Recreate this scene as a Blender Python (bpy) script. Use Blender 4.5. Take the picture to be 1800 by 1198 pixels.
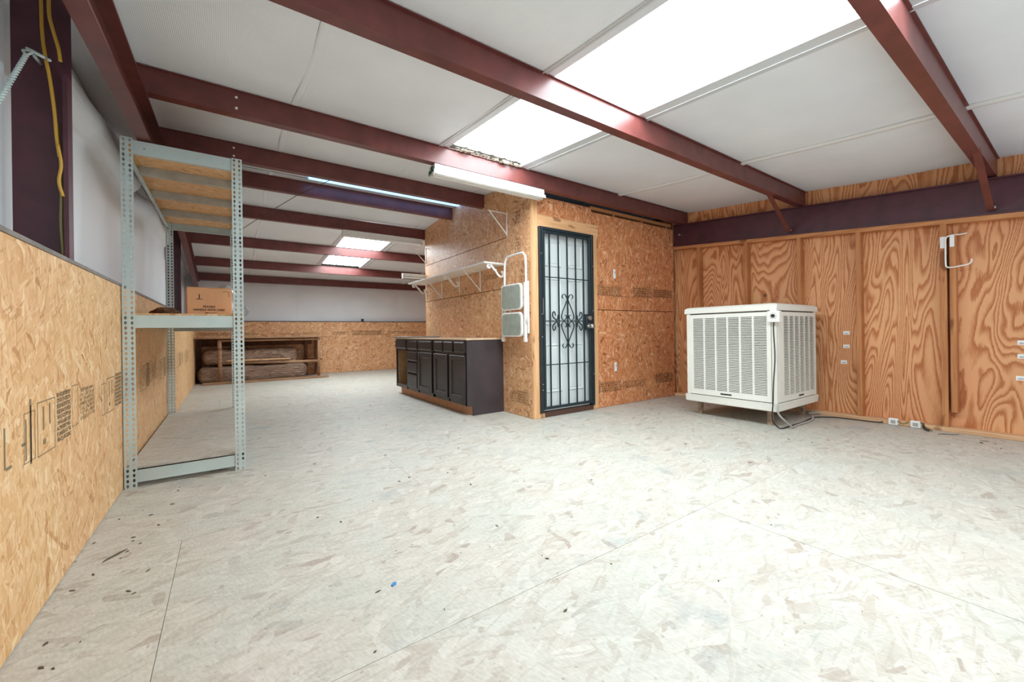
import bpy, bmesh, math, random
from math import sin, cos, pi, radians
from mathutils import Vector, Matrix

for o in list(bpy.data.objects):
    bpy.data.objects.remove(o, do_unlink=True)
C = bpy.context.scene.collection
S = bpy.context.scene
random.seed(7)

# ------------------------------------------------------------------ camera
cam_d = bpy.data.cameras.new('camera')
cam = bpy.data.objects.new('camera', cam_d); C.objects.link(cam)
YAW, ROLL = 0.6093, -0.0137
fw = Vector((sin(YAW), cos(YAW), 0)); rt = Vector((cos(YAW), -sin(YAW), 0)); up = Vector((0, 0, 1))
R2 = rt*cos(ROLL) + up*sin(ROLL)
U2 = -rt*sin(ROLL) + up*cos(ROLL)
m = Matrix((R2, U2, -fw)).transposed().to_4x4()
m.translation = Vector((0, 0, 0.915))
cam.matrix_world = m
cam_d.sensor_fit = 'HORIZONTAL'; cam_d.sensor_width = 36.0
cam_d.lens = 715.416/1800*36.0
cam_d.shift_y = -(599-583.33)/1800
cam_d.clip_start = 0.02
S.camera = cam

# ------------------------------------------------------------------ world, light, exposure
w = bpy.data.worlds.new('sky'); S.world = w; w.use_nodes = True
w.node_tree.nodes['Background'].inputs[0].default_value = (0.90, 0.96, 1.0, 1)
w.node_tree.nodes['Background'].inputs[1].default_value = 0.42
SKYLIGHT = 6.4          # daylight through the translucent roof panels
RIDGE = 1.6              # blue sky through the ridge vent panel
S.view_settings.view_transform = 'Standard'
S.view_settings.look = 'None'
S.view_settings.gamma = 1.0
S.view_settings.exposure = 1.42
S.view_settings.use_curve_mapping = False
S.cycles.max_bounces = 16; S.cycles.diffuse_bounces = 10

# ------------------------------------------------------------------ plan of the building (metres)
XL, X1 = -0.527, 5.107            # left OSB face, right stud face
XV = -0.70                        # insulation behind the left posts
XP = X1 + 0.09                    # plywood face
YN, YF = -0.36, 10.49             # near and far walls
ZO = 1.222                        # OSB wainscot height
X0, Y0 = 2.612, 3.368             # closet corner
YB = 6.145                        # closet back
RY, RZ, RS = 5.1, 2.67, 0.083     # ridge
def roof(y): return RZ - RS*abs(y-RY)

# ------------------------------------------------------------------ node helpers
def lin(r, g, b):
    def f(c):
        c /= 255.0
        return c/12.92 if c <= 0.04045 else ((c+0.055)/1.055)**2.4
    return (f(r), f(g), f(b), 1)
class NT:
    def __init__(s, name):
        s.m = bpy.data.materials.new(name); s.m.use_nodes = True
        s.t = s.m.node_tree; s.b = s.t.nodes['Principled BSDF']
    def n(s, typ, **k):
        x = s.t.nodes.new(typ)
        for a, v in k.items(): setattr(x, a, v)
        return x
    def l(s, a, b): s.t.links.new(a, b)
    def math(s, op, a, b=None, c=None):
        x = s.n('ShaderNodeMath', operation=op)
        for i, v in enumerate((a, b, c)):
            if v is None: continue
            if isinstance(v, (int, float)): x.inputs[i].default_value = v
            else: s.l(v, x.inputs[i])
        return x.outputs[0]
    def mix(s, fac, a, b, bt='MIX'):
        x = s.n('ShaderNodeMix', data_type='RGBA', blend_type=bt)
        for i, v in ((0, fac), (6, a), (7, b)):
            if isinstance(v, (int, float)): x.inputs[i].default_value = v
            elif isinstance(v, tuple): x.inputs[i].default_value = v
            else: s.l(v, x.inputs[i])
        return x.outputs[2]
    def ramp(s, fac, stops, interp='LINEAR'):
        x = s.n('ShaderNodeValToRGB'); cr = x.color_ramp; cr.interpolation = interp
        while len(cr.elements) > 1: cr.elements.remove(cr.elements[-1])
        cr.elements[0].position = stops[0][0]; cr.elements[0].color = stops[0][1]
        for p, c in stops[1:]:
            e = cr.elements.new(p); e.color = c
        s.l(fac, x.inputs[0]); return x.outputs[0]
    def uv(s, axes, rnd=True):
        """2-D surface coordinates of a board lying in the plane of the two named axes"""
        tc = s.n('ShaderNodeTexCoord'); sp = s.n('ShaderNodeSeparateXYZ'); s.l(tc.outputs['Object'], sp.inputs[0])
        u, v = sp.outputs['XYZ'.index(axes[0])], sp.outputs['XYZ'.index(axes[1])]
        if rnd:
            oi = s.n('ShaderNodeObjectInfo')
            u = s.math('MULTIPLY_ADD', oi.outputs['Random'], 37.0, u)
            v = s.math('MULTIPLY_ADD', oi.outputs['Random'], 91.0, v)
        return u, v
    def vec(s, u, v, su=1., sv=1., rot=0.):
        if rot:
            c_, s_ = cos(rot), sin(rot)
            uu = s.math('ADD', s.math('MULTIPLY', u, c_), s.math('MULTIPLY', v, s_))
            vv = s.math('SUBTRACT', s.math('MULTIPLY', v, c_), s.math('MULTIPLY', u, s_))
        else: uu, vv = u, v
        x = s.n('ShaderNodeCombineXYZ')
        s.l(s.math('MULTIPLY', uu, su), x.inputs[0]); s.l(s.math('MULTIPLY', vv, sv), x.inputs[1])
        return x.outputs[0]
    def noise(s, vec, scale=1., detail=2., rough=.5, dist=0.):
        x = s.n('ShaderNodeTexNoise'); x.noise_dimensions = '2D' if vec is not None else '3D'
        if vec is not None: s.l(vec, x.inputs['Vector'])
        x.inputs['Scale'].default_value = scale; x.inputs['Detail'].default_value = detail
        x.inputs['Roughness'].default_value = rough; x.inputs['Distortion'].default_value = dist
        return x.outputs[0]
    def vor(s, vec):
        x = s.n('ShaderNodeTexVoronoi'); x.voronoi_dimensions = '2D'; s.l(vec, x.inputs['Vector'])
        x.inputs['Scale'].default_value = 1.
        sp = s.n('ShaderNodeSeparateColor'); s.l(x.outputs['Color'], sp.inputs[0])
        return sp.outputs[0], sp.outputs[1]
    def bump(s, h, strength=.3, dist=.002):
        x = s.n('ShaderNodeBump'); x.inputs['Strength'].default_value = strength; x.inputs['Distance'].default_value = dist
        s.l(h, x.inputs['Height']); s.l(x.outputs[0], s.b.inputs['Normal'])
    def set(s, col=None, rough=None, metal=None, spec=None):
        for k, v in (('Base Color', col), ('Roughness', rough), ('Metallic', metal), ('Specular IOR Level', spec)):
            if v is None: continue
            if isinstance(v, (int, float, tuple)): s.b.inputs[k].default_value = v
            else: s.l(v, s.b.inputs[k])
        return s.m

def flakes(s, u, v, L, W, rots):
    """overlapping wood strands: the topmost of several layers of stretched cells"""
    best = None
    for k, r in enumerate(rots):
        c, h = s.vor(s.vec(s.math('ADD', u, 3.7*k), v, 1/L, 1/W, r))
        if best is None: best, bh = c, h
        else:
            g = s.math('GREATER_THAN', h, bh)
            best = s.math('ADD', s.math('MULTIPLY', best, s.math('SUBTRACT', 1., g)), s.math('MULTIPLY', c, g))
            bh = s.math('MAXIMUM', h, bh)
    return best, bh
def m_osb(name, axes, cols, L=.085, W=.022, rough=.55, spec=.3, rots=(.1, 1.2, -.9, .6), warm=.18, rnd=True):
    s = NT(name); u, v = s.uv(axes, rnd)
    wob = s.noise(s.vec(u, v), 9., 2.)
    u2 = s.math('MULTIPLY_ADD', wob, .05, u)
    c, h = flakes(s, u2, v, L, W, rots)
    base = s.ramp(c, [(p_, lin(*q)) for p_, q in zip((0., .10, .45, .86, 1.), cols)])
    # slim pale or dark strands lying on top
    c2, h2 = flakes(s, u2, v, L*.55, W*.32, (rots[1], rots[0]+.35, rots[2]))
    base = s.mix(s.ramp(h2, [(.86, (0, 0, 0, 1)), (.90, (.55, .55, .55, 1))]), base, s.ramp(c2, [(.35, lin(*cols[0])), (.5, lin(*cols[-1]))]))
    fine = s.noise(s.vec(u, v, 160, 60, .5), 1., 3.)
    col = s.mix(warm, base, s.ramp(fine, [(.3, lin(*cols[0])), (.75, lin(*cols[-1]))]), 'OVERLAY')
    big = s.noise(s.vec(u, v), .9, 2.)
    col = s.mix(.22, col, s.ramp(big, [(.3, (.35, .35, .35, 1)), (.7, (.65, .65, .65, 1))]), 'OVERLAY')
    s.bump(s.math('ADD', h, s.math('MULTIPLY', fine, .4)), .25, .002)
    return s.set(col, rough, 0., spec)
def m_ply(name, axes, dark, mid, light, freq=11., rnd=True):
    s = NT(name); u, v = s.uv(axes, rnd)
    a = s.noise(s.vec(u, v, 2.3, .42), 1., 2.6, .46, .45)
    b = s.noise(s.vec(u, v, 6.5, 1.5), 1., 2.)
    t = s.math('ADD', s.math('MULTIPLY', a, freq), s.math('MULTIPLY', b, 1.3))
    t = s.math('ADD', t, s.math('MULTIPLY', u, 2.2))
    fr = s.math('FRACT', t)
    fib = s.noise(s.vec(u, v, 320, 14), 1., 3.)
    fr2 = s.math('ADD', fr, s.math('MULTIPLY', s.math('SUBTRACT', fib, .5), .55))
    col = s.ramp(fr2, [(0., lin(*light)), (.34, lin(*light)), (.60, lin(*mid)), (.82, lin(*dark)), (.93, lin(*mid)), (1., lin(*light))])
    big = s.noise(s.vec(u, v), .8, 2.)
    col = s.mix(.3, col, s.ramp(big, [(.3, (.36, .36, .36, 1)), (.7, (.62, .62, .62, 1))]), 'OVERLAY')
    s.bump(fr2, .12, .001)
    return s.set(col, .5, 0., .3)
def m_pine(name, axes, a, b, rough=.6):
    s = NT(name); u, v = s.uv(axes)
    g = s.noise(s.vec(u, v, 45, 2.2), 1., 3., .55, .3)
    k = s.noise(s.vec(u, v, 9, 4.), 1., 1.)
    col = s.ramp(g, [(.3, lin(*a)), (.7, lin(*b))])
    col = s.mix(s.ramp(k, [(.70, (0, 0, 0, 1)), (.76, (.7, .7, .7, 1))]), col, lin(a[0]*.62, a[1]*.5, a[2]*.42))
    return s.set(col, rough, 0., .25)
def m_flat(name, col, rough=.5, metal=0., var=.0, spec=.5, scale=14., dust=None):
    s = NT(name)
    if var or dust:
        tc = s.n('ShaderNodeTexCoord'); nz = s.n('ShaderNodeTexNoise'); s.l(tc.outputs['Object'], nz.inputs['Vector'])
        nz.inputs['Scale'].default_value = scale; nz.inputs['Detail'].default_value = 4.
        a = lin(*[max(0, c*(1-var)) for c in col]); b = lin(*[min(255, c*(1+var)) for c in col])
        c = s.ramp(nz.outputs[0], [(.3, a), (.7, b)])
        if dust:
            nz2 = s.n('ShaderNodeTexNoise'); s.l(tc.outputs['Object'], nz2.inputs['Vector'])
            nz2.inputs['Scale'].default_value = 3.; nz2.inputs['Detail'].default_value = 6.
            c = s.mix(s.ramp(nz2.outputs[0], [(.45, (0, 0, 0, 1)), (.8, (.6, .6, .6, 1))]), c, lin(*dust))
        return s.set(c, rough, metal, spec)
    return s.set(lin(*col), rough, metal, spec)
def m_emit(name, col, st, rib=0.):
    s = NT(name); s.set((.8, .8, .8, 1), .4)
    s.b.inputs['Emission Color'].default_value = col; s.b.inputs['Emission Strength'].default_value = st
    return s.m

OSB_L = [(186, 140, 92), (214, 172, 124), (220, 180, 134), (224, 186, 142), (238, 208, 172)]
OSB_S = [(160, 112, 74), (206, 156, 112), (214, 166, 122), (220, 174, 132), (238, 206, 174)]
OSB_F = [(148, 88, 50), (202, 132, 86), (210, 142, 94), (216, 152, 106), (240, 198, 162)]
OSB_D = [(150, 100, 60), (184, 130, 84), (192, 138, 92), (200, 148, 102), (226, 188, 148)]
M = {}
M['osb_left'] = m_osb('osb_board_left', 'YZ', OSB_L, L=.085, W=.022, rots=(1.25, .5, 1.9, -.6))
M['osb_far'] = m_osb('osb_board_far', 'XZ', OSB_S, L=.11, W=.024, rots=(.2, 1.3, -.4, .8))
M['osb_side'] = m_osb('osb_board_side', 'YZ', OSB_S, L=.075, W=.022, rough=.42, spec=.45, rots=(.2, 1.3, -.7, .9))
M['osb_front'] = m_osb('osb_board_front', 'XZ', OSB_F, L=.09, W=.02, rough=.5, spec=.35, rots=(1.3, .9, 1.9, -.2))
M['osb_deck'] = m_osb('osb_deck', 'XY', OSB_L, L=.07, W=.018, rots=(.1, .5, -.5, 1.2))
M['ply'] = m_ply('fir_plywood', 'YZ', (172, 100, 58), (198, 134, 88), (220, 162, 116), 27.)
M['pine'] = m_pine('pine_stud', 'YZ', (170, 108, 66), (196, 136, 90))
M['pine_h'] = m_pine('pine_plate', 'ZY', (180, 118, 74), (206, 146, 98))
M['pine_light'] = m_pine('pine_casing', 'XZ', (212, 160, 112), (232, 186, 140))
M['pine_light_h'] = m_pine('pine_casing_head', 'ZX', (212, 160, 112), (232, 186, 140))
M['pine_bp'] = m_pine('pine_bottom_plate', 'ZY', (196, 150, 112), (220, 178, 138))
M['pine_grey'] = m_pine('weathered_pine', 'ZX', (132, 98, 72), (172, 136, 104))
M['steel'] = m_flat('red_oxide_steel', (104, 54, 50), .36, 0., .10, .5, 9.)
M['steel_dark'] = m_flat('cool_reflection_steel', (78, 40, 50), .45, 0., .10, .5, 9.)  # oxide steel with a cool bluish reflection painted into the base colour
def m_vinyl():
    s = NT('white_vinyl'); tc = s.n('ShaderNodeTexCoord')
    nz = s.n('ShaderNodeTexNoise'); s.l(tc.outputs['Object'], nz.inputs['Vector']); nz.inputs['Scale'].default_value = 1.7; nz.inputs['Detail'].default_value = 5
    c = s.ramp(nz.outputs[0], [(.3, lin(226, 231, 236)), (.7, lin(236, 241, 245))])
    wv = s.n('ShaderNodeTexWave'); s.l(tc.outputs['Object'], wv.inputs['Vector']); wv.inputs['Scale'].default_value = 38.; wv.bands_direction = 'X'
    wv.inputs['Distortion'].default_value = 1.; wv.inputs['Detail'].default_value = 1.
    s.bump(s.math('ADD', s.math('MULTIPLY', wv.outputs[1], .12), nz.outputs[0]), .35, .012)
    return s.set(c, .5, 0., .35)
M['vinyl'] = m_vinyl()
M['tape'] = m_flat('seam_tape', (226, 226, 224), .45)
M['flashing'] = m_flat('white_flashing', (196, 199, 200), .45)
M['skylight'] = m_emit('skylight_panel', (.84, .945, 1., 1), SKYLIGHT)
M['ridge'] = m_emit('ridge_panel', (.13, .42, 1., 1), RIDGE)
M['sill'] = m_flat('grey_sill', (128, 122, 116), .6, 0., .12)
M['sill_dark'] = m_flat('dark_sill', (58, 46, 48), .6)
M['galv'] = m_flat('grey_shelf_paint', (184, 200, 198), .45, .0, .06, .5, 6., dust=(150, 142, 130))
M['galv_dk'] = m_flat('grey_shelf_support', (168, 164, 152), .5, .0, .06)
M['espresso'] = m_flat('espresso_stain', (50, 43, 46), .38, 0., .16, .5, 5.)
M['espresso_side'] = m_flat('espresso_side', (60, 51, 54), .5, 0., .14, .5, 4.)
M['bay'] = m_flat('cabinet_inside', (176, 142, 102), .6, 0., .06)
M['kick'] = m_flat('toe_board', (196, 142, 104), .6, 0., .06)
M['counter'] = m_flat('bare_counter_board', (214, 184, 152), .5, 0., .05)
M['slate'] = m_flat('grey_slab', (132, 128, 126), .4, 0., .08)
M['white'] = m_flat('white_paint', (232, 230, 224), .4, 0., .02)
M['white_metal'] = m_flat('white_enamel', (236, 236, 232), .3, 0., .02)
M['cooler'] = m_flat('cooler_enamel', (226, 225, 216), .45, 0., .02, .4, 3.)
M['cooler_in'] = m_flat('cooler_pad', (74, 68, 60), .9)
M['rust'] = m_flat('rusty_angle', (150, 128, 108), .6, .0, .2, .4, 20.)
M['door'] = m_flat('white_door', (214, 222, 222), .4)
M['gate'] = m_flat('dark_teal_steel', (26, 40, 46), .38, 0., .1)
M['chrome'] = m_flat('brushed_chrome', (200, 200, 198), .22, 1.)
M['galvanised'] = m_flat('zinc', (188, 194, 194), .35, .8)
M['pad'] = m_flat('grey_rubber_tread', (150, 156, 146), .7, 0., .05)
M['black'] = m_flat('black_rubber', (34, 34, 36), .5)
M['grey_cable'] = m_flat('grey_cable', (168, 166, 160), .5)
M['yellow'] = m_flat('yellow_cable', (196, 152, 52), .45)
M['olive'] = m_flat('olive_cable', (122, 112, 62), .5)
M['cardboard'] = m_flat('cardboard', (200, 148, 108), .75, 0., .04, .2, 5.)
M['ink'] = m_flat('printing_ink', (62, 46, 34), .7)
M['stamp'] = m_flat('board_stamp_ink', (112, 78, 44), .8)
M['stamp_grey'] = m_flat('board_stamp_ink_grey', (134, 116, 88), .8)
M['paper'] = m_flat('white_paper', (236, 238, 238), .6)
M['rag'] = m_flat('brown_rag', (98, 68, 46), .9, 0., .3, .2, 30.)
M['foil'] = m_flat('silver_bag', (190, 190, 186), .22, .6, .1)
def m_wrap():
    s = NT('brown_plastic_wrap'); tc = s.n('ShaderNodeTexCoord'); mp = s.n('ShaderNodeMapping'); s.l(tc.outputs['Object'], mp.inputs['Vector'])
    mp.inputs['Scale'].default_value = (5., 16., 16.); mp.inputs['Rotation'].default_value = (0, .5, 0)
    nz = s.n('ShaderNodeTexNoise'); s.l(mp.outputs[0], nz.inputs['Vector']); nz.inputs['Scale'].default_value = 1.; nz.inputs['Detail'].default_value = 5.; nz.inputs['Distortion'].default_value = 1.6
    s.bump(nz.outputs[0], 1., .05)
    return s.set(s.ramp(nz.outputs[0], [(.3, lin(126, 98, 80)), (.7, lin(172, 142, 120))]), .3, 0., .6)
M['wrap'] = m_wrap()
M['green'] = m_flat('dark_green_plastic', (24, 74, 58), .4)
M['blue'] = m_flat('blue_scrap', (52, 128, 190), .6)
M['chip'] = m_flat('dark_chip', (92, 80, 66), .8)
M['dust'] = m_flat('dry_debris', (126, 114, 98), .9, 0., .2)
M['wire'] = m_flat('dark_wire', (84, 66, 60), .4, .4)
M['outside'] = m_flat('sheathing', (120, 110, 100), .8)
M['threshold'] = m_flat('dark_threshold', (92, 62, 50), .6)
M['dark_wood'] = m_flat('dark_board', (120, 72, 42), .6, 0., .15)

def m_floor():
    s = NT('whitewashed_osb'); u, v = s.uv('XY', True)
    wob = s.noise(s.vec(u, v), 7., 2.); u2 = s.math('MULTIPLY_ADD', wob, .06, u)
    c, h = flakes(s, u2, v, .11, .034, (.1, .55, -.5, 1.3))
    cols = [(162, 149, 136), (178, 168, 156), (186, 179, 168), (190, 184, 173), (193, 188, 177), (200, 195, 185)]
    col = s.ramp(c, [(0, lin(*cols[0])), (.05, lin(*cols[1])), (.16, lin(*cols[2])), (.45, lin(*cols[3])), (.8, lin(*cols[4])), (1, lin(*cols[5]))])
    c2, h2 = flakes(s, u2, v, .09, .008, (.1, .45, -.4))
    col = s.mix(s.ramp(h2, [(.84, (0, 0, 0, 1)), (.90, (.4, .4, .4, 1))]), col, s.ramp(c2, [(.4, lin(166, 157, 143)), (.6, lin(198, 193, 183))]))
    hue = s.noise(s.vec(u, v), 2.6, 3.)
    col = s.mix(s.ramp(hue, [(.42, (0, 0, 0, 1)), (.66, (.34, .34, .34, 1))]), col, lin(178, 184, 174))
    st = s.noise(s.vec(u, v, 1., 1.), 1.9, 4., .6)
    col = s.mix(s.ramp(st, [(.64, (0, 0, 0, 1)), (.74, (.5, .5, .5, 1))]), col, lin(152, 158, 157))
    fine = s.noise(s.vec(u, v, 120, 40, .3), 1., 4.)
    col = s.mix(.16, col, s.ramp(fine, [(.3, (.25, .25, .25, 1)), (.7, (.75, .75, .75, 1))]), 'OVERLAY')
    sp = s.noise(s.vec(u, v), 42., 2., .5)
    col = s.mix(s.ramp(sp, [(.73, (0, 0, 0, 1)), (.78, (.4, .4, .4, 1))]), col, lin(120, 108, 92))
    s.bump(s.math('ADD', h, s.math('MULTIPLY', fine, .5)), .22, .0015)
    return s.set(col, .55, 0., .35)
M['floor'] = m_floor()

# ------------------------------------------------------------------ mesh helpers
class MB:
    def __init__(s): s.v = []; s.f = []; s.sm = []
    def add(s, vs, fs, smooth=False):
        k = len(s.v); s.v += [tuple(p) for p in vs]
        for f in fs: s.f.append(tuple(k+i for i in f)); s.sm.append(smooth)
        return s
    def box(s, x0, x1, y0, y1, z0, z1, M4=None):
        vs = [Vector((x, y, z)) for z in (z0, z1) for y in (y0, y1) for x in (x0, x1)]
        if M4: vs = [M4 @ p for p in vs]
        return s.add(vs, [(0, 2, 3, 1), (4, 5, 7, 6), (0, 1, 5, 4), (2, 6, 7, 3), (0, 4, 6, 2), (1, 3, 7, 5)])
    def hexa(s, vs):   # 4 bottom then 4 top corners, both counter-clockwise
        return s.add(vs, [(3, 2, 1, 0), (4, 5, 6, 7), (0, 1, 5, 4), (1, 2, 6, 5), (2, 3, 7, 6), (3, 0, 4, 7)])
    def loft(s, secs, caps=True, smooth=False, closed=True):
        n = len(secs[0]); k = len(s.v)
        for c in secs: s.v += [tuple(p) for p in c]
        for i in range(len(secs)-1):
            for j in range(n if closed else n-1):
                a = k+i*n+j; b = k+i*n+(j+1) % n
                s.f.append((a, b, b+n, a+n)); s.sm.append(smooth)
        if caps and closed:
            s.f.append(tuple(k+j for j in reversed(range(n)))); s.sm.append(False)
            s.f.append(tuple(k+(len(secs)-1)*n+j for j in range(n))); s.sm.append(False)
        return s
    def tube(s, pts, r, seg=8, flat=None):
        """round bar along a polyline; flat=(w,h) gives a rectangular bar"""
        P = [Vector(p) for p in pts]; secs = []; nrm = None
        for i, p in enumerate(P):
            a = P[max(i-1, 0)]; b = P[min(i+1, len(P)-1)]
            t = (b-a).normalized()
            if nrm is None:
                nrm = t.cross(Vector((0, 0, 1)))
                if nrm.length < .1: nrm = t.cross(Vector((0, 1, 0)))
            nrm = (nrm - t*nrm.dot(t)).normalized(); bn = t.cross(nrm)
            if flat: q = [(-flat[0], -flat[1]), (flat[0], -flat[1]), (flat[0], flat[1]), (-flat[0], flat[1])]
            else:
                rr = r[i] if isinstance(r, (list, tuple)) else r
                q = [(rr*cos(2*pi*k/seg), rr*sin(2*pi*k/seg)) for k in range(seg)]
            secs.append([p+nrm*u+bn*v for u, v in q])
        return s.loft(secs, smooth=not flat)
    def cyl(s, c, r, h, axis='z', seg=16, r2=None):
        ax = {'x': Vector((1, 0, 0)), 'y': Vector((0, 1, 0)), 'z': Vector((0, 0, 1))}[axis]
        u = {'x': Vector((0, 1, 0)), 'y': Vector((0, 0, 1)), 'z': Vector((1, 0, 0))}[axis]; v = ax.cross(u); c = Vector(c)
        r2 = r if r2 is None else r2
        return s.loft([[c+u*r*cos(2*pi*k/seg)+v*r*sin(2*pi*k/seg) for k in range(seg)],
                       [c+ax*h+u*r2*cos(2*pi*k/seg)+v*r2*sin(2*pi*k/seg) for k in range(seg)]])
    def ball(s, c, r, n=10, m_=6):
        r = r if isinstance(r, (tuple, list)) else (r, r, r)
        secs = []
        for i in range(m_+1):
            a = -pi/2+pi*i/m_; q = max(cos(a), .02)
            secs.append([(c[0]+r[0]*q*cos(2*pi*k/n), c[1]+r[1]*q*sin(2*pi*k/n), c[2]+r[2]*sin(a)) for k in range(n)])
        return s.loft(secs, smooth=True)
    def build(s, name, mat, parent=None, bevel=0., kind=None, label=None, seg=1):
        me = bpy.data.meshes.new(name); me.from_pydata(s.v, [], s.f)
        me.polygons.foreach_set('use_smooth', s.sm)
        me.materials.append(mat if not isinstance(mat, str) else M[mat]); me.update()
        bm = bmesh.new(); bm.from_mesh(me); bmesh.ops.recalc_face_normals(bm, faces=bm.faces)
        if bevel:
            es = [e for e in bm.edges if len(e.link_faces) == 2 and e.calc_face_angle(0) > .6]
            bmesh.ops.bevel(bm, geom=es, offset=bevel, segments=seg, affect='EDGES', profile=.5, clamp_overlap=True)
        bm.to_mesh(me); bm.free()
        o = bpy.data.objects.new(name, me); C.objects.link(o)
        if parent is not None:
            o.parent = parent
            if parent.location.length or parent.rotation_euler.z:      # meshes are written in world coordinates
                o.matrix_parent_inverse = parent_matrix(parent).inverted()
        if kind: o['kind'] = kind
        if label: o['label'] = label
        return o
def parent_matrix(p):
    mm = Matrix.LocRotScale(p.location, p.rotation_euler, None)
    return mm if p.parent is None else parent_matrix(p.parent) @ p.matrix_parent_inverse @ mm
def bx(name, mat, x0, x1, y0, y1, z0, z1, parent=None, bevel=0., **k):
    return MB().box(x0, x1, y0, y1, z0, z1).build(name, mat, parent, bevel, **k)
def empty(name, loc=(0, 0, 0), rz=0., label=None, cat=None, group=None, kind=None):
    o = bpy.data.objects.new(name, None); C.objects.link(o); o.location = loc; o.rotation_euler = (0, 0, rz)
    o.empty_display_size = .1
    return tag(o, label, cat, group, kind)
def tag(o, label=None, cat=None, group=None, kind=None):
    for k, v in (('label', label), ('category', cat), ('group', group), ('kind', kind)):
        if v: o[k] = v
    return o
def copy_tree(o, parent=None, off=None):
    c = o.copy(); C.objects.link(c)
    if parent is not None: c.parent = parent
    for ch in [x for x in bpy.data.objects if x.parent == o]: copy_tree(ch, c)
    return c
def cr(pts, n=8):
    """Catmull-Rom through the control points"""
    P = [Vector(p) for p in pts]; P = [P[0]*2-P[1]] + P + [P[-1]*2-P[-2]]; out = []
    for i in range(1, len(P)-2):
        for k in range(n):
            t = k/n; a, b, c, d = P[i-1:i+3]
            out.append(.5*((2*b)+(c-a)*t+(2*a-5*b+4*c-d)*t*t+(3*b-a-3*c+d)*t**3))
    out.append(P[-2]); return out
def stamp(name, place, rects, mat, parent):
    """flat printing: small quads laid on a face; place(u, v) -> point"""
    mb = MB()
    for u0, u1, v0, v1 in rects:
        mb.add([place(u0, v0), place(u1, v0), place(u1, v1), place(u0, v1)], [(0, 1, 2, 3)])
    return mb.build(name, mat, parent)
def glyphs(u0, u1, v0, v1, rows, rng, fill=.55, keep=1.):
    """rows of blurred, half-legible lettering as printed on panel faces"""
    out = []; rh = (v1-v0)/rows
    for r in range(rows):
        h = rh*.78; cw = h*.62; u = u0
        while u+cw < u1:
            if rng.random() < keep:
                for i in range(3):
                    for j in range(4):
                        if rng.random() < fill:
                            a = u+cw*.8*i/3; b = v0+r*rh+h*j/4
                            out.append((a, a+cw*.8/3*1.05, b, b+h/4*1.05))
            u += cw
    return out
def frame_rects(u0, u1, v0, v1, t):
    return [(u0, u1, v0, v0+t), (u0, u1, v1-t, v1), (u0, u0+t, v0, v1), (u1-t, u1, v0, v1)]

# ================================================================== SETTING
# ---- floor
fl = bx('floor', 'outside', -.80, XP+.1, YN-.1, YF+.2, -.10, -.019); tag(fl, kind='structure')
rows = [YN-.05, 1.16, 2.36, 3.58, 4.80, 6.02, 7.24, 8.46, 9.68, YF+.12]
joints = [[-.44, 2.0, 2.93], [-.18, 3.25], [.95, 3.39], [-.2, 2.2, 4.6], [1.0, 3.44], [-.1, 2.3, 4.7], [1.1, 3.5], [0., 2.4], [1.2, 3.6]]
for r in range(9):
    xs = [-.74] + joints[r] + [XP]
    for a, b in zip(xs[:-1], xs[1:]):
        bx('floor_panel', 'floor', a+.0008, b-.0008, rows[r]+.0008, rows[r+1]-.0008, -.019, random.uniform(-.0006, 0), fl)

# ---- left wall
wl = bx('wall_left', 'outside', -.86, -.78, YN-.1, YF+.2, 0, 2.60); tag(wl, kind='structure')
ys = [YN, 1.42, 3.862, 6.304, 8.746, YF]
lp = []
for a, b in zip(ys[:-1], ys[1:]):
    lp.append(bx('wall_panel', 'osb_left', XL-.012, XL, a+.0015, b-.0015, .004, ZO, wl))
bx('sill', 'sill', XV-.03, XL+.004, YN, YF, ZO+.001, ZO+.016, wl)
def vinyl_sheet(y0, y1, parent):
    mb = MB(); ny, nz = 26, 44; rng = random.Random(int(y0*10))
    ph = rng.random()*6
    secs = []
    for i in range(ny+1):
        y = y0+(y1-y0)*i/ny; zt = roof(y)-.03; row = []
        for j in range(nz+1):
            z = ZO+.02+(zt-ZO-.02)*j/nz; t = (z-ZO)/(zt-ZO)
            edge = min(1., min(i, (ny-i) if y1 > 3 else 9)/4.)
            x = XV - .05*(1-edge) + edge*((.004 if y1 < 3 else .030)*sin(pi*t)*(.6+.4*sin(2.1*y+ph)) + .012*sin(5.3*y+1.7*z+ph))
            x += (0 if y1 < 3 else 1)*edge*.095*math.exp(-(abs(z-2.19)/.085)**3) - (0 if y1 < 3 else 1)*edge*.05*max(0., min(1., (z-2.25)/.15))  # bulge and tuck shaped to give a bright band with shade below
            row.append((x, y, z))
        secs.append(row)
    return mb.loft(secs, caps=False, smooth=True, closed=False).build('insulation_sheet', 'vinyl', parent)
for a, b in ((YN, 2.44), (2.46, 4.9), (4.9, 7.3), (7.32, YF)): vinyl_sheet(a, b, wl)

# ---- far wall
wf = bx('wall_far', 'outside', -.86, XP+.1, YF+.16, YF+.2, 0, 2.4); tag(wf, kind='structure')
fp = []
for a, b in ((-.60, 1.83), (1.83, 4.27), (4.27, XP)):
    fp.append(bx('wall_panel', 'osb_far', a+.0015, b-.0015, YF, YF+.012, .004, ZO-.006, wf))
bx('sill', 'sill_dark', -.70, XP, YF-.004, YF+.14, ZO-.005, ZO+.012, wf)
for a, b in ((-.76, 1.30), (1.30, 3.70), (3.70, XP)):
    mb = MB(); secs = []
    for i in range(17):
        x = a+(b-a)*i/16; e = min(1, min(i, 16-i)/2.)
        secs.append([(x, YF+.13-.03*e*sin(pi*j/12)-.006*sin(9*x), ZO+.012+(roof(YF)+.02-ZO)*j/12) for j in range(13)])
    mb.loft(secs, caps=False, smooth=True, closed=False).build('insulation_sheet', 'vinyl', wf)
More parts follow.
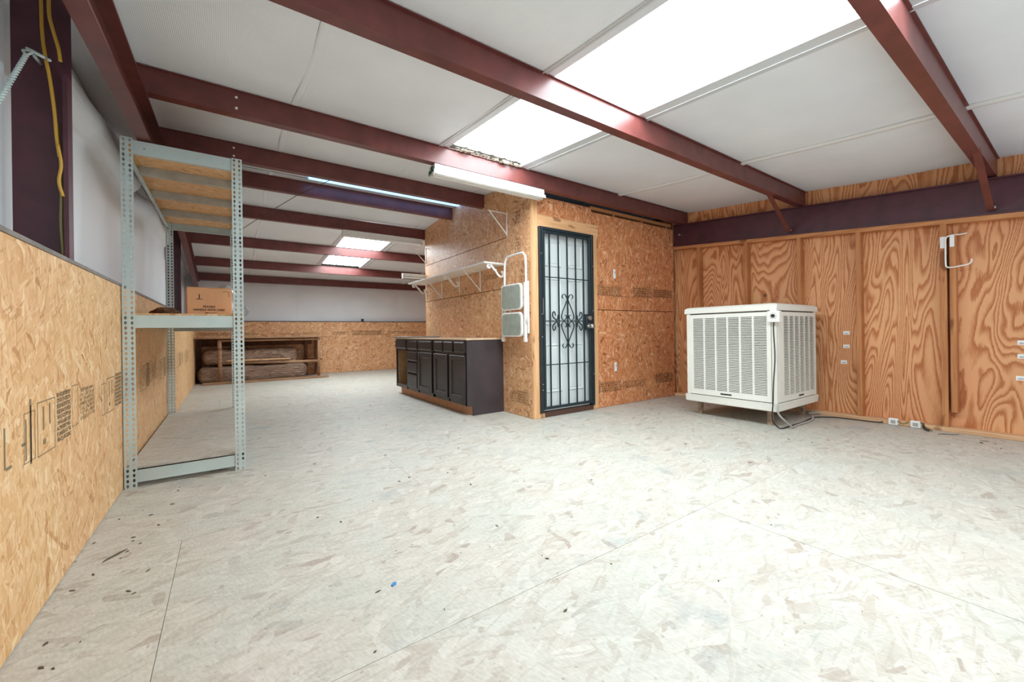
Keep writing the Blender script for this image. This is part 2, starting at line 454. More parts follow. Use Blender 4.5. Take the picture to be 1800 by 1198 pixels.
bx('cable_box', 'black', 2.75, 2.80, YF+.02, YF+.08, ZO+.013, ZO+.075, wf)

# ---- right wall: plywood on studs
wr = bx('wall_right', 'outside', XP+.05, XP+.1, YN-.1, YF+.2, 0, 2.72); tag(wr, kind='structure')
def beam_z(y): return 1.776+.088*y
for a, b in ((YN, .30), (.30, 1.335), (1.335, 2.40), (2.40, Y0)):
    mb = MB()
    mb.hexa([(XP, a+.001, .03), (XP+.012, a+.001, .03), (XP+.012, b-.001, .03), (XP, b-.001, .03),
             (XP, a+.001, roof(a)+.03), (XP+.012, a+.001, roof(a)+.03), (XP+.012, b-.001, roof(b)+.03), (XP, b-.001, roof(b)+.03)])
    mb.build('wall_panel', 'ply', wr)
for a, b in ((Y0, 6.9), (6.9, YF)):
    bx('wall_panel', 'ply', XP, XP+.012, a, b, .03, roof(b) if b > 7 else 2.5, wr)
for y in (3.0, 2.40, 1.845, 1.335, .752, .16):
    z1 = beam_z(y)-.041
    bx('stud', 'pine', X1+.001, XP-.001, y-.020, y+.020, .0405, z1, wr, .002)
bx('stud', 'pine', X1+.006, XP-.001, .678, .716, .17, 1.70, wr, .002)
MB().hexa([(X1, YN, beam_z(YN)-.041), (XP, YN, beam_z(YN)-.041), (XP, Y0-.002, beam_z(Y0)-.041), (X1, Y0-.002, beam_z(Y0)-.041),
           (X1, YN, beam_z(YN)-.002), (XP, YN, beam_z(YN)-.002), (XP, Y0-.002, beam_z(Y0)-.002), (X1, Y0-.002, beam_z(Y0)-.002)]).build('top_plate', 'pine_h', wr)
for a, b in ((YN, .93), (.932, Y0-.002)):
    bx('bottom_plate', 'pine_bp', X1, XP, a, b, .0005, .040, wr, .002)
# knot and stains in the plywood face
MB().cyl((XP-.0012, 2.223, 1.305), .022, .0006, 'x', 14).build('knot', 'dark_wood', wr)

# ---- closet (partition) walls
wsd = bx('wall_closet_side', 'dark_wood', X0+.013, X0+.05, Y0+.05, YB, 0, 2.30); tag(wsd, kind='structure')
sp = []
sp.append(bx('wall_panel', 'osb_side', X0, X0+.012, Y0+.022, 3.838, .003, roof(3.4)-.005, wsd))
sp.append(bx('wall_panel', 'osb_side', X0, X0+.012, 3.842, YB, .003, 1.413, wsd))
sp.append(bx('wall_panel', 'osb_side', X0, X0+.012, 3.842, YB, 1.421, 1.988, wsd))
mb = MB(); prof = [(3.843, 1.996), (YB, 1.996), (YB, 2.578), (RY, 2.665), (3.842, roof(3.842)-.004)]
mb.loft([[(X0, y, z) for y, z in prof], [(X0+.012, y, z) for y, z in prof]])
sp.append(mb.build('wall_panel', 'osb_side', wsd))
bx('corner_board', 'pine_light', X0-.001, X0+.05, Y0, Y0+.021, .002, 2.358, wsd, .002)

wfr = bx('wall_closet_front', 'dark_wood', 3.53, XP-.01, Y0+.05, Y0+.08, 0, 2.30); tag(wfr, kind='structure')
fr = []
fr.append(bx('wall_panel', 'osb_front', 2.700, 3.508, Y0+.006, Y0+.018, 2.16, 2.358, wfr))
fr.append(bx('wall_panel', 'osb_front', 3.511, X1+.02, Y0+.006, Y0+.018, .003, 1.161, wfr))
fr.append(bx('wall_panel', 'osb_front', 3.511, X1+.02, Y0+.006, Y0+.018, 1.169, 2.312, wfr))
bx('top_plate', 'pine_h', 3.511, X1-.01, Y0+.022, Y0+.11, 2.348, 2.386, wfr)
for x in (3.90, 4.44, 4.98):
    bx('stud', 'pine', x, x+.038, Y0+.02, Y0+.10, 2.2, 2.344, wfr)
wbk = bx('wall_closet_back', 'osb_front', X0+.002, XP-.01, YB+.001, YB+.013, 0, 2.55); tag(wbk, kind='structure')

# ---- door casing and inner door
t1 = bx('trim_1', 'pine_light', X0+.001, 2.688, Y0-.012, Y0+.005, .002, 2.358); tag(t1, kind='structure')
t2 = bx('trim_2', 'pine_light_h', 2.690, 3.600, Y0-.010, Y0+.005, 2.028, 2.158); tag(t2, kind='structure')
t3 = bx('trim_3', 'pine_light', 3.492, 3.580, Y0-.010, Y0+.005, .002, 2.026); tag(t3, kind='structure')
t4 = bx('trim_4', 'threshold', 2.76, 3.49, Y0-.004, Y0+.05, .002, .052); tag(t4, kind='structure')
t5 = bx('trim_5', 'pine_light', 2.690, 2.758, Y0-.010, Y0+.03, .002, .045); tag(t5, kind='structure')
d1 = empty('door_1', (3.08, Y0+.045, .055), kind='structure')
bx('door_slab', 'door', 2.70, 3.47, Y0+.03, Y0+.065, .06, 2.03, d1)
for (a, b) in ((2.80, 3.045), (3.125, 3.37)):
    for (z0, z1) in ((.25, .78), (.98, 1.50), (1.62, 1.90)):
        mb = MB()
        o_, i_ = [(a, z0), (b, z0), (b, z1), (a, z1)], [(a+.03, z0+.03), (b-.03, z0+.03), (b-.03, z1-.03), (a+.03, z1-.03)]
        i2 = [(a+.045, z0+.045), (b-.045, z0+.045), (b-.045, z1-.045), (a+.045, z1-.045)]
        mb.loft([[(x, Y0+.0299, z) for x, z in o_], [(x, Y0+.018, z) for x, z in [(a+.012, z0+.012), (b-.012, z0+.012), (b-.012, z1-.012), (a+.012, z1-.012)]],
                 [(x, Y0+.028, z) for x, z in i_], [(x, Y0+.022, z) for x, z in i2]])
        mb.build('raised_panel', 'door', d1)

# ---- ceiling: insulated vinyl strips between roof and purlins
PUR = [('A', .45), ('B', 1.80), ('C', 3.19), ('D', 4.30), ('E', 5.16), ('F', 6.18), ('G', 7.63), ('H', 9.12)]
ce = MB().loft([[(-.86, y, roof(y)+.09), (XP+.1, y, roof(y)+.09), (XP+.1, y, roof(y)+.12), (-.86, y, roof(y)+.12)] for y in (YN-.1, RY, YF+.2)]).build('ceiling', 'outside')
tag(ce, kind='structure')
SKX = (1.49, 1.588, 2.352, 2.445)
def sag(y):
    pts = [YN]+[p for _, p in PUR]+[YF]
    for a, b in zip(pts[:-1], pts[1:]):
        if a <= y <= b:
            t = (y-a)/(b-a); return .018*sin(pi*t)
    return 0
def strip(x0, x1, y0, y1):
    mb = MB(); n = max(4, int((y1-y0)/.06)); nx = max(2, int((x1-x0)/.25)); secs = []
    for i in range(n+1):
        y = y0+(y1-y0)*i/n
        secs.append([(x0+(x1-x0)*j/nx, y, roof(y)+.006-sag(y)*(.55+.45*sin(pi*j/nx))+.002*sin(7*y+3*j)) for j in range(nx+1)])
    return mb.loft(secs, caps=False, smooth=True, closed=False).build('insulation_strip', 'vinyl', ce)
for (a, b) in ((-.78, .40), (.40, SKX[0]), (SKX[3], 3.80), (3.80, XP)):
    for (c, d) in ((YN-.06, 4.93), (5.03, YF+.16)): strip(a, b, c, d)
strip(SKX[0], SKX[3], 3.19, 4.93); strip(SKX[0], SKX[3], 5.03, 6.20); strip(SKX[0], SKX[3], 9.14, YF+.16)
bx('insulation_strip', 'vinyl', -.78, .76, 4.93, 5.03, RZ+.0, RZ+.02, ce)
# rolled seams of the insulation
def seam(x, y0, y1, wd, hgt, mat):
    secs = []
    n = int((y1-y0)/.12)
    for i in range(n+1):
        y = y0+(y1-y0)*i/n; z = roof(y)-sag(y)*.55+.004; dx = .012*sin(3.1*y)
        secs.append([(x+dx-wd/2, y, z+.004), (x+dx-wd*.3, y, z-hgt), (x+dx+wd*.3, y, z-hgt), (x+dx+wd/2, y, z+.004)])
    MB().loft(secs, smooth=True).build('seam_tape', mat, ce)
seam(3.80, YN, 4.9, .07, .016, 'tape'); seam(.40, YN, 4.9, .05, .0015, 'vinyl'); seam(.40, 5.05, YF, .05, .0015, 'vinyl'); seam(3.80, 5.05, YF, .07, .016, 'tape')
def skylight(name, y0, y1):
    e = empty(name, ((SKX[1]+SKX[2])/2, (y0+y1)/2, roof((y0+y1)/2)), kind='structure')
    mb = MB(); n = 48
    ends = (y0, y1)
    rows_ = []
    for y in ends:
        rows_.append([(SKX[1]-.03+(SKX[2]-SKX[1]+.06)*k/n, y, roof(y)+.045+.008*(1 if k % 8 in (3, 4) else 0)) for k in range(n+1)])
    mb.loft(rows_, caps=False, closed=False).build('skylight_panel', 'skylight', e)
    for (a, b, inner) in ((SKX[0], SKX[1], 1), (SKX[2], SKX[3], -1)):
        mb = MB(); secs = []
        for y in ends:
            z = roof(y); lo = a if inner > 0 else b; hi = b if inner > 0 else a
            secs.append([(lo, y, z-.006), (hi, y, z+.012), (hi, y, z+.050), (lo, y, z+.030)])
        mb.loft(secs).build('flashing', 'flashing', e)
        mb = MB(); secs = []
        for y in ends:
            z = roof(y); c_ = (a*.72+b*.28) if inner > 0 else (b*.72+a*.28)
            secs.append([(c_-.006, y, z-.004), (c_+.006, y, z-.004), (c_+.006, y, z+.010), (c_-.006, y, z+.010)])
        mb.loft(secs).build('flashing_rib', 'flashing', e)
    return e
skylight('window_1', YN-.05, 3.185); skylight('window_2', 6.21, 9.12)
w3 = bx('window_3', 'ridge', .76, XP, 4.93, 5.03, RZ-.012, RZ+.004); tag(w3, kind='structure')

# ---- steel: purlins, rafters, columns, braces
def purlin(y, x0, x1, mat='steel', h=.150):
    zt = roof(y)-.001; zb = zt-h; t = .004
    pr = [(-.014, 0), (0, 0), (t, -.002), (t, -h+t), (.066, -h+t), (.066, -h+.018), (.070, -h+.018), (.070, -h), (0, -h), (0, -t), (-.014, -t)]
    o = MB().loft([[(x, y+dy, zt+dz) for dy, dz in pr] for x in (x0, x1)]).build('purlin', mat)
    return tag(o, kind='structure')
pur = {}
XR0 = XL+.06
for k, y in PUR:
    x1 = X0-.003 if k in 'DE' else XP-.004
    pur[k] = purlin(y, XR0, x1)
ev = MB().loft([[(x, YF-.02+dy, roof(YF)+dz) for dy, dz in ((0, -.005), (.004, -.005), (.004, -.146), (.12, -.146), (.12, -.15), (0, -.15))] for x in (XR0-.1, XP-.004)]).build('eave_strut', 'steel'); tag(ev, kind='structure')
for k, x in (('C', .062), ('D', .06)):
    y = dict(PUR)[k]
    for dz in (-.045, -.115):
        MB().cyl((x, y-.004, roof(y)+dz), .008, .004, 'y', 10).build('bolt', 'white', pur[k])  # white discs added in place of open bolt holes that show bright
for k in 'BC':
    y = dict(PUR)[k]
    for dx, dz in ((-.10, -.03), (-.04, -.03), (-.10, -.10), (-.04, -.10)):
        MB().cyl((XP-.03+dx, y-.004, roof(y)+dz-.01), .008, .004, 'y', 8).build('bolt', 'steel_dark', pur[k])
def raf_x(y): return XL+.09-.012*(y-2.5)
secs = []
for y in (YN-.05, RY, YF+.1):
    x = raf_x(y); zt = roof(y)-.152; zb = zt-.242
    secs.append([(x, y, zt), (x+.068, y, zt), (x+.068, y, zt-.012), (x+.008, y, zt-.012), (x+.008, y, zb+.010), (x+.068, y, zb+.010), (x+.068, y, zb), (x, y, zb)])
rl = MB().loft(secs).build('rafter', 'steel'); tag(rl, kind='structure')
secs = []
for y in (YN-.05, Y0-.004):
    zb = beam_z(y); zt = zb+.30; x = X1-.002
    secs.append([(x, y, zb), (XP-.008, y, zb), (XP-.008, y, zt), (x, y, zt), (x, y, zt-.012), (x+.03, y, zt-.012), (x+.03, y, zb+.012), (x, y, zb+.012)])
rr = MB().loft(secs).build('rafter', 'steel_dark'); tag(rr, kind='structure')
MB().tube([(X1+.028, 3.255, 2.215), (X1-.02, 3.25, 2.215)], .008, 8).cyl((X1-.028, 3.25, 2.215), .014, .010, 'x', 6).build('bolt', 'galvanised', rr)
def column(y):
    mb = MB()
    zt = lambda x: roof(y)-.46
    mb.box(XV+.006, XL, y, y+.006, ZO+.017, roof(y)-.10)
    mb.box(XL-.006, XL, y-.055, y, ZO+.017, zt(0))
    mb.box(XL-.014, XL-.006, y-.055, y-.050, ZO+.017, zt(0))
    o = mb.build('column', 'steel_dark'); return tag(o, kind='structure')
column(2.45); column(7.3)
def brace(p, q):
    a, b = Vector(p), Vector(q); d = (b-a).normalized(); u = Vector((0, 1, 0)); v = d.cross(u).normalized(); t = .004; L_ = .042
    pr = [(0, 0), (L_, 0), (L_, t), (t, t), (t, L_), (0, L_)]
    o = MB().loft([[e+u*(-i)+v*j for i, j in pr] for e in (a, b)]).build('flange_brace', 'steel'); tag(o, kind='structure')
    MB().cyl(b+Vector((-.005, -.05, .02)), .012, .02, 'y', 6).build('bolt', 'galvanised', o)
brace((4.42, 1.875, 2.268), (5.098, 1.95, 1.975)); brace((4.30, .49, 2.155), (5.098, .50, 1.85))

# ================================================================== THINGS
# ---- steel security door
sd = empty('security_door', (3.08, Y0-.02, .06), label='dark teal steel security door with vertical bars and scrollwork', cat='door')
ya, yb = Y0-.045, Y0-.011
fo = MB(); fo.box(2.690, 2.724, ya, yb, .058, 2.026); fo.box(3.452, 3.486, ya, yb, .058, 2.026); fo.box(2.724, 3.452, ya, yb, 1.995, 2.026)
fo.build('door_jamb', 'gate', sd, .002)
fo = MB(); fo.box(2.729, 2.757, ya, yb, .088, 1.990); fo.box(3.419, 3.447, ya, yb, .088, 1.990); fo.box(2.757, 3.419, ya, yb, 1.962, 1.990); fo.box(2.757, 3.419, ya, yb, .088, .116)
fo.build('leaf_frame', 'gate', sd, .002)
for x in (2.830, 2.957, 3.084, 3.211, 3.332):
    bx('vertical_bar', 'gate', x-.0065, x+.0065, ya+.008, ya+.021, .116, 1.962, sd)
for z in (1.497, 1.028, .560):
    bx('cross_bar', 'gate', 2.757, 3.419, ya+.010, ya+.019, z-.005, z+.005, sd)
def scroll(pts, mx, mz, n=7):
    P = []
    for x, z in pts:
        xx = 3.084+(x-3.084)*(-1 if mx else 1); zz = 1.028+(z-1.028)*(-1 if mz else 1)
        P.append((xx, ya+.0145, zz))
    MB().tube(cr(P, n), 0, flat=(.0065, .0028)).build('scroll', 'gate', sd)
big = [(3.150, 1.275), (3.163, 1.296), (3.152, 1.318), (3.128, 1.322), (3.106, 1.300), (3.092, 1.262), (3.122, 1.200), (3.160, 1.128), (3.176, 1.075), (3.160, 1.043), (3.130, 1.038), (3.104, 1.062), (3.108, 1.090), (3.128, 1.092)]
side = [(3.266, 1.085), (3.268, 1.110), (3.284, 1.128), (3.302, 1.110), (3.300, 1.078), (3.272, 1.052), (3.240, 1.040), (3.226, 1.078), (3.224, 1.095)]
for a in (0, 1):
    for b in (0, 1): scroll(big, a, b); scroll([(6.168-1.0*x+.25-.0, z) if 0 else (x, z) for x, z in side], a, b)
lb = bx('lock_box', 'gate', 3.352, 3.462, ya-.006, yb, .925, 1.108, sd, .004)
MB().cyl((3.392, ya-.030, 1.062), .027, .024, 'y', 20, .029).cyl((3.392, ya-.034, 1.062), .018, .005, 'y', 16).build('deadbolt', 'chrome', lb)
MB().cyl((3.392, ya-.012, .972), .031, .008, 'y', 20).cyl((3.392, ya-.05, .972), .014, .04, 'y', 12).ball((3.392, ya-.060, .972), (.028, .022, .028), 16, 10).build('knob', 'chrome', lb)
MB().ball((3.444, ya-.030, .968), (.018, .022, .018), 12, 8).build('knob', 'chrome', lb)
bx('strike_strip', 'galvanised', 2.7245, 2.7285, ya-.001, ya+.01, 1.10, 1.27, sd)
for z in (.30, .86, 1.10, 1.74, .36):
    MB().cyl((2.708, ya-.003, z), .006, .004, 'y', 8).build('screw_head', 'galvanised', sd)
for z in (.42, 1.15, 1.66):
    MB().cyl((3.470, ya-.003, z), .006, .004, 'y', 8).build('screw_head', 'galvanised', sd)

# ---- base cabinets
XF = 2.135
def bevel_front(name, y0, y1, z0, z1, par, t=.019, e=.014):
    mb = MB()
    mb.loft([[(XF, y0, z0), (XF, y1, z0), (XF, y1, z1), (XF, y0, z1)], [(XF-t*.55, y0, z0), (XF-t*.55, y1, z0), (XF-t*.55, y1, z1), (XF-t*.55, y0, z1)],
             [(XF-t, y0+e, z0+e), (XF-t, y1-e, z0+e), (XF-t, y1-e, z1-e), (XF-t, y0+e, z1-e)]])
    return mb.build(name, 'espresso', par)
def cab_door(y0, y1, z0, z1, par):
    d = MB(); t = .019; s_ = .062; xo = XF-t
    d.box(xo, XF, y0, y0+s_, z0, z1); d.box(xo, XF, y1-s_, y1, z0, z1); d.box(xo, XF, y0+s_, y1-s_, z1-s_, z1); d.box(xo, XF, y0+s_, y1-s_, z0, z0+s_)
    o = d.build('cabinet_door', 'espresso', par, .003)
    a, b, c, e = y0+s_, y1-s_, z0+s_, z1-s_; k = .014
    MB().loft([[(xo+.012, a, c), (xo+.012, b, c), (xo+.012, b, e), (xo+.012, a, e)], [(xo+.006, a+.004, c+.004), (xo+.006, b-.004, c+.004), (xo+.006, b-.004, e-.004), (xo+.006, a+.004, e-.004)],
               [(xo+.012, a+k, c+k), (xo+.012, b-k, c+k), (xo+.012, b-k, e-k), (xo+.012, a+k, e-k)]], caps=False).build('panel_bead', 'espresso', o)
    bx('door_panel', 'espresso', xo+.011, xo+.017, a, b, c, e, o)
    return o
ZC = .832
def cabinet(label, y0, y1, open_bay, end_panel):
    e = empty('base_cabinet', ((XF+X0)/2, (y0+y1)/2, 0), label=label, cat='cabinet')
    xb = X0-.004
    # carcass
    cs = MB()
    if open_bay:
        ob = open_bay
        cs.box(XF+.02, xb, y0, ob[0]-.01, .105, ZC-.02); cs.box(xb-.01, xb, ob[0]-.01, y1, .105, ZC-.02); cs.box(XF+.02, xb, y1-.016, y1, .105, ZC-.02)
    else: cs.box(XF+.02, xb, y0+.017, y1, .105, ZC-.02)
    cs.build('carcass', 'espresso', e)
    return e
ca = cabinet('longer black base cabinet with open bay and drawer stack at its far end', 4.80, 6.205, (5.735, 6.185), False)
ya_, yb_ = 4.80, 6.205
ff = MB()
for a, b, c, d in ((ya_, yb_, ZC-.03, ZC), (5.70, 5.745, .11, ZC-.03), (5.27, 5.315, .11, ZC-.03), (ya_, 4.825, .11, ZC-.03), (6.175, yb_, .11, ZC-.03), (ya_, yb_, .11, .160), (ya_, yb_, .665, .690)):
    ff.box(XF, XF+.02, a, b, c, d)
ff.build('face_frame', 'espresso', ca)
bx('bay_lining', 'bay', XF+.021, X0-.016, 5.735, 5.741, .13, .665, ca)
bx('bay_lining', 'bay', XF+.021, X0-.016, 5.741, 6.186, .115, .130, ca)
bx('bay_lining', 'bay', XF+.021, X0-.023, 6.178, 6.186, .131, .80, ca)
bx('bay_lining', 'bay', X0-.022, X0-.016, 5.741, 6.186, .13, .80, ca)
bevel_front('drawer_front', 5.755, 6.195, .692, .815, ca)
for z0, z1 in ((.692, .815), (.528, .660), (.364, .502), (.150, .340)): bevel_front('drawer_front', 5.325, 5.690, z0, z1, ca)
bevel_front('drawer_front', 4.840, 5.290, .692, .815, ca)
cab_door(4.838, 5.295, .150, .660, ca)
bx('toe_kick', 'kick', XF+.07, XF+.085, ya_+.002, yb_-.02, .001, .105, ca)
cb = cabinet('shorter black base cabinet with two doors and finished end panel, beside the step ladder', 3.925, 4.796, None, True)
ff = MB()
for a, b, c, d in ((3.945, 4.796, ZC-.03, ZC), (3.945, 3.968, .11, ZC-.03), (4.755, 4.796, .11, ZC-.03), (4.345, 4.375, .11, .672), (3.945, 4.796, .11, .160), (3.945, 4.796, .665, .690)):
    ff.box(XF, XF+.02, a, b, c, d)
ff.build('face_frame', 'espresso', cb)
mb = MB(); mb.loft([[(x, y, z) for x, z in ((XF, .105), (XF, ZC), (X0-.003, ZC), (X0-.003, .001), (XF+.07, .001), (XF+.07, .105))] for y in (3.925, 3.942)])
mb.build('end_panel', 'espresso_side', cb)
for a, b in ((4.520, 4.765), (4.250, 4.490), (3.965, 4.215)): bevel_front('drawer_front', a, b, .692, .815, cb)
cab_door(4.385, 4.770, .150, .660, cb); cab_door(3.955, 4.335, .150, .660, cb)
bx('toe_kick', 'kick', XF+.07, XF+.085, 3.944, 4.794, .001, .105, cb)
ct = bx('countertop', 'counter', XF-.012, X0-.002, 3.915, 6.21, ZC+.001, ZC+.017, bevel=.002); tag(ct, 'pale bare countertop board laid across both black cabinets', 'countertop')
sl = bx('counter_slab', 'slate', XF-.03, X0-.02, 5.60, 6.24, ZC+.018, ZC+.034, bevel=.002); tag(sl, 'thin grey slab lying on the far end of countertop', 'slab')

# ---- long white wall shelf and its brackets
ws = empty('wall_shelf', (2.47, 5.0, 1.69), label='long white wall shelf on scroll brackets above the black cabinets', cat='shelf')
mb = MB(); mb.loft([[(x, y, z) for x, y in ((2.325, 3.85), (X0-.002, 3.86), (X0-.002, 6.13), (2.325, 6.16))] for z in (1.682, 1.702)])
mb.build('shelf_board', 'white', ws, .003)
def scroll_bracket(y, par):
    P = [(2.418, y, 1.652), (2.405, y, 1.640), (2.388, y, 1.644), (2.384, y, 1.662), (2.398, y, 1.677), (2.424, y, 1.674), (2.445, y, 1.652), (2.468, y, 1.628), (2.492, y, 1.606), (2.520, y, 1.570), (2.552, y, 1.548), (2.584, y, 1.556), (2.596, y, 1.584), (2.582, y, 1.604), (2.564, y, 1.596)]
    o = MB().tube(cr(P, 5), 0, flat=(.0035, .011)).build('scroll_bracket', 'white_metal', par)
    MB().cyl((2.480, y-.014, 1.617), .014, .028, 'y', 12).build('rosette', 'white_metal', o)
    bx('bracket_rail', 'white_metal', 2.36, X0-.004, y-.009, y+.009, 1.677, 1.6815, o); bx('bracket_rail', 'white_metal', X0-.008, X0-.001, y-.009, y+.009, 1.47, 1.677, o)
for y in (3.875, 4.985, 6.115): scroll_bracket(y, ws)
def strut_bracket(y, par, ztop=1.681, name='strut_bracket'):
    mb = MB()
    mb.box(X0-.008, X0-.001, y-.010, y+.010, ztop-.255, ztop); mb.box(X0-.25, X0-.001, y-.010, y+.010, ztop-.006, ztop)
    mb.tube([(X0-.23, y, ztop-.008), (X0-.008, y, ztop-.235)], 0, flat=(.006, .004))
    return mb.build(name, 'white_metal', par)
strut_bracket(5.54, ws); strut_bracket(4.42, ws)
b1 = strut_bracket(3.815, None, 2.262, 'shelf_bracket'); tag(b1, 'empty white triangular bracket high on closet wall above shelf near end', 'bracket')
b2 = strut_bracket(6.125, None, 2.275, 'shelf_bracket'); tag(b2, 'empty white triangular bracket at far edge of closet wall under lamp', 'bracket')

# ---- step ladder hung on the closet side
XW = X0
sl_ = empty('step_ladder', (XW-.06, 3.57, .81), label='folded white step ladder with two grey treads hung on closet wall', cat='ladder')
xl_ = XW-.075
loop = [(xl_, 3.770, 1.00), (xl_, 3.766, 1.45), (xl_, 3.758, 1.66), (xl_, 3.735, 1.715), (xl_, 3.690, 1.742), (xl_, 3.45, 1.745), (xl_, 3.40, 1.725), (xl_, 3.372, 1.67), (xl_, 3.368, 1.45), (xl_, 3.368, 1.00)]
MB().tube(cr(loop, 5), .012, 10).build('handle_loop', 'white_metal', sl_)
for y, zb in ((3.800, .815), (3.385, .815)):
    MB().tube([(xl_-.004, y, zb+.03), (xl_-.004, y-.008, 1.43)], 0, flat=(.014, .010)).build('front_leg', 'white_metal', sl_)
    bx('foot', 'white', xl_-.020, xl_+.012, y-.016, y+.016, zb-.005, zb+.035, sl_, .003)
for y in (3.745, 3.412):
    MB().tube([(XW-.020, y, .90), (XW-.020, y, 1.45)], 0, flat=(.010, .008)).build('rear_leg', 'white_metal', sl_)
bx('cross_rail', 'white_metal', xl_-.004, xl_+.006, 3.39, 3.79, .875, .905, sl_)
def rr_sec(y0, y1, z0, z1, r, x, n=4):
    out = []
    for cy, cz, a0 in ((y1-r, z1-r, 0), (y0+r, z1-r, pi/2), (y0+r, z0+r, pi), (y1-r, z0+r, 3*pi/2)):
        for k in range(n+1):
            a = a0+pi/2*k/n; out.append((cy+r*cos(a), cz+r*sin(a), x))
    return out
def tread(z0, z1, xo):
    mb = MB(); secs = []
    for ex, dx in ((.0, 0), (.012, -.010), (.012, -.022)):
        secs.append([(xo+dx, y, z) for y, z, _ in rr_sec(3.405-.0+ex*0, 3.785, z0-ex*0, z1, .05, 0)])
    o = mb.loft(secs).build('step', 'white_metal', sl_, .003)
    mb = MB(); mb.loft([[(xo-.0222, y, z) for y, z, _ in rr_sec(3.422, 3.768, z0+.018, z1-.014, .04, 0)], [(xo-.027, y, z) for y, z, _ in rr_sec(3.424, 3.766, z0+.020, z1-.016, .04, 0)]])
    p = mb.build('tread_pad', 'pad', o)
    return o
tread(1.150, 1.430, xl_-.014); tread(.865, 1.125, xl_-.014)
for y in (3.70, 3.50):
    MB().tube(cr([(XW, y, 1.762), (XW-.07, y, 1.757), (XW-.095, y, 1.768), (XW-.098, y, 1.785)], 5), .004, 6).build('hook', 'galvanised', sl_)

# ---- evaporative cooler
ec = empty('evaporative_cooler', (4.55, 2.10, 0), label='large beige evaporative cooler with louvered sides on short legs', cat='cooler')
cx0, cx1, cy0, cy1 = 4.085, 5.0, 1.660, 2.540
MB().box(cx0+.012, cx1, cy0+.012, cy1, .20, 1.085).build('cabinet_body', 'cooler_in', ec)
mb = MB(); mb.loft([[(x, y, z) for x, y in ((cx0-i, cy0-i), (cx1+i, cy0-i), (cx1+i, cy1+i), (cx0-i, cy1+i))] for z, i in ((1.082, .016), (1.132, .014), (1.147, -.010), (1.151, -.05))])
mb.build('lid', 'cooler', ec, .004)
mb = MB(); mb.loft([[(x, y, z) for x, y in ((cx0-i, cy0-i), (cx1+i, cy0-i), (cx1+i, cy1+i), (cx0-i, cy1+i))] for z, i in ((.152, .002), (.156, .010), (.216, .014), (.224, .018), (.226, .004))])
mb.build('water_pan', 'cooler', ec, .003)
for a, b in ((cx0, cy0), (cx0, cy1-.04), (cx1-.04, cy0), (cx1-.04, cy1-.04)):
    bx('corner_post', 'cooler', a-.002, a+.038, b-.002, b+.038, .227, 1.081, ec, .003)
def louver(face, a0, a1, ncol, sa, sb):
    """framed louvre panel; face 'x' looks towards -x, 'y' towards -y"""
    pz0, pz1 = .234, 1.070; lz0, lz1 = .285, 1.030; t = .010
    P = (lambda a, d, z: (cx0+d, a, z)) if face == 'x' else (lambda a, d, z: (a, cy0+d, z))
    def slab(mb, a, b, d0, d1, z0, z1):
        mb.hexa([P(a, d0, z0), P(b, d0, z0), P(b, d1, z0), P(a, d1, z0), P(a, d0, z1), P(b, d0, z1), P(b, d1, z1), P(a, d1, z1)])
    fr_ = MB(); slab(fr_, a0, sa, -.004, t, pz0, pz1); slab(fr_, sb, a1, -.004, t, pz0, pz1); slab(fr_, sa, sb, -.004, t, pz0, lz0); slab(fr_, sa, sb, -.004, t, lz1, pz1)
    o = fr_.build('louver_panel', 'cooler', ec)
    pitch = (sb-sa)/ncol
    for k in range(1, ncol):
        mm_ = MB(); slab(mm_, sa+k*pitch-.008, sa+k*pitch+.008, -.004, t, lz0, lz1); mm_.build('mullion', 'cooler', o)
    sl2 = MB(); n = 50; h = (lz1-lz0)/n
    for i in range(n):
        z = lz0+h*i
        for k in range(ncol):
            a, b = sa+k*pitch+(.008 if k else 0), sa+(k+1)*pitch-(.008 if k < ncol-1 else 0)
            sl2.hexa([P(a, -.004, z+h*.06), P(b, -.004, z+h*.06), P(b, .009, z+h*.32), P(a, .009, z+h*.32),
                      P(a, -.004, z+h*.44), P(b, -.004, z+h*.44), P(b, .009, z+h*.66), P(a, .009, z+h*.66)])
    s3 = sl2.build('louver_slat', 'cooler', o, kind='stuff')
    c_ = (sa+sb)/2+.02
    g = MB(); slab(g, c_-.055, c_+.055, -.006, 0, .254, .268); g.build('latch_slot', 'black', o)
louver('x', cy0+.042, cy1-.042, 6, 1.738, 2.462)
louver('y', cx0+.042, cx1-.042, 6, 4.235, 4.945)
for y in (1.80, 2.10, 2.40):
    MB().cyl((cx0-.0135, y, 1.108), .007, .004, 'x', 8).build('screw_head', 'rust', ec)
for x in (4.5, 4.8):
    MB().cyl((x, cy0-.0135, 1.108), .007, .004, 'y', 8).build('screw_head', 'rust', ec)
for (x, y) in ((4.205, 2.470), (4.205, 1.775), (4.93, 2.470), (4.93, 1.775)):
    bx('leg', 'rust', x, x+.04, y-.02, y+.02, .001, .151, ec)
fb = MB()
for y in (2.45, 1.755): fb.box(4.20, 4.98, y, y+.04, .128, .1515)
for x in (4.20, 4.94): fb.box(x, x+.04, 1.79, 2.45, .128, .1515)
fb.build('stand_frame', 'rust', ec)
th = empty('thermostat_box', (cx0-.05, cy0+.0, 1.03), label='small white control box with black dial on cooler corner', cat='thermostat')
bx('housing', 'white', cx0-.060, cx0-.0125, cy0-.052, cy0+.050, .972, 1.074, th, .004)
bx('mounting_plate', 'white', cx0-.050, cx0-.0125, cy0-.025, cy0+.030, 1.073, 1.108, th, .002)
kn = MB().cyl((cx0-.076, cy0-.002, 1.030), .015, .016, 'x', 18).build('dial_knob', 'black', th)
tk = MB()
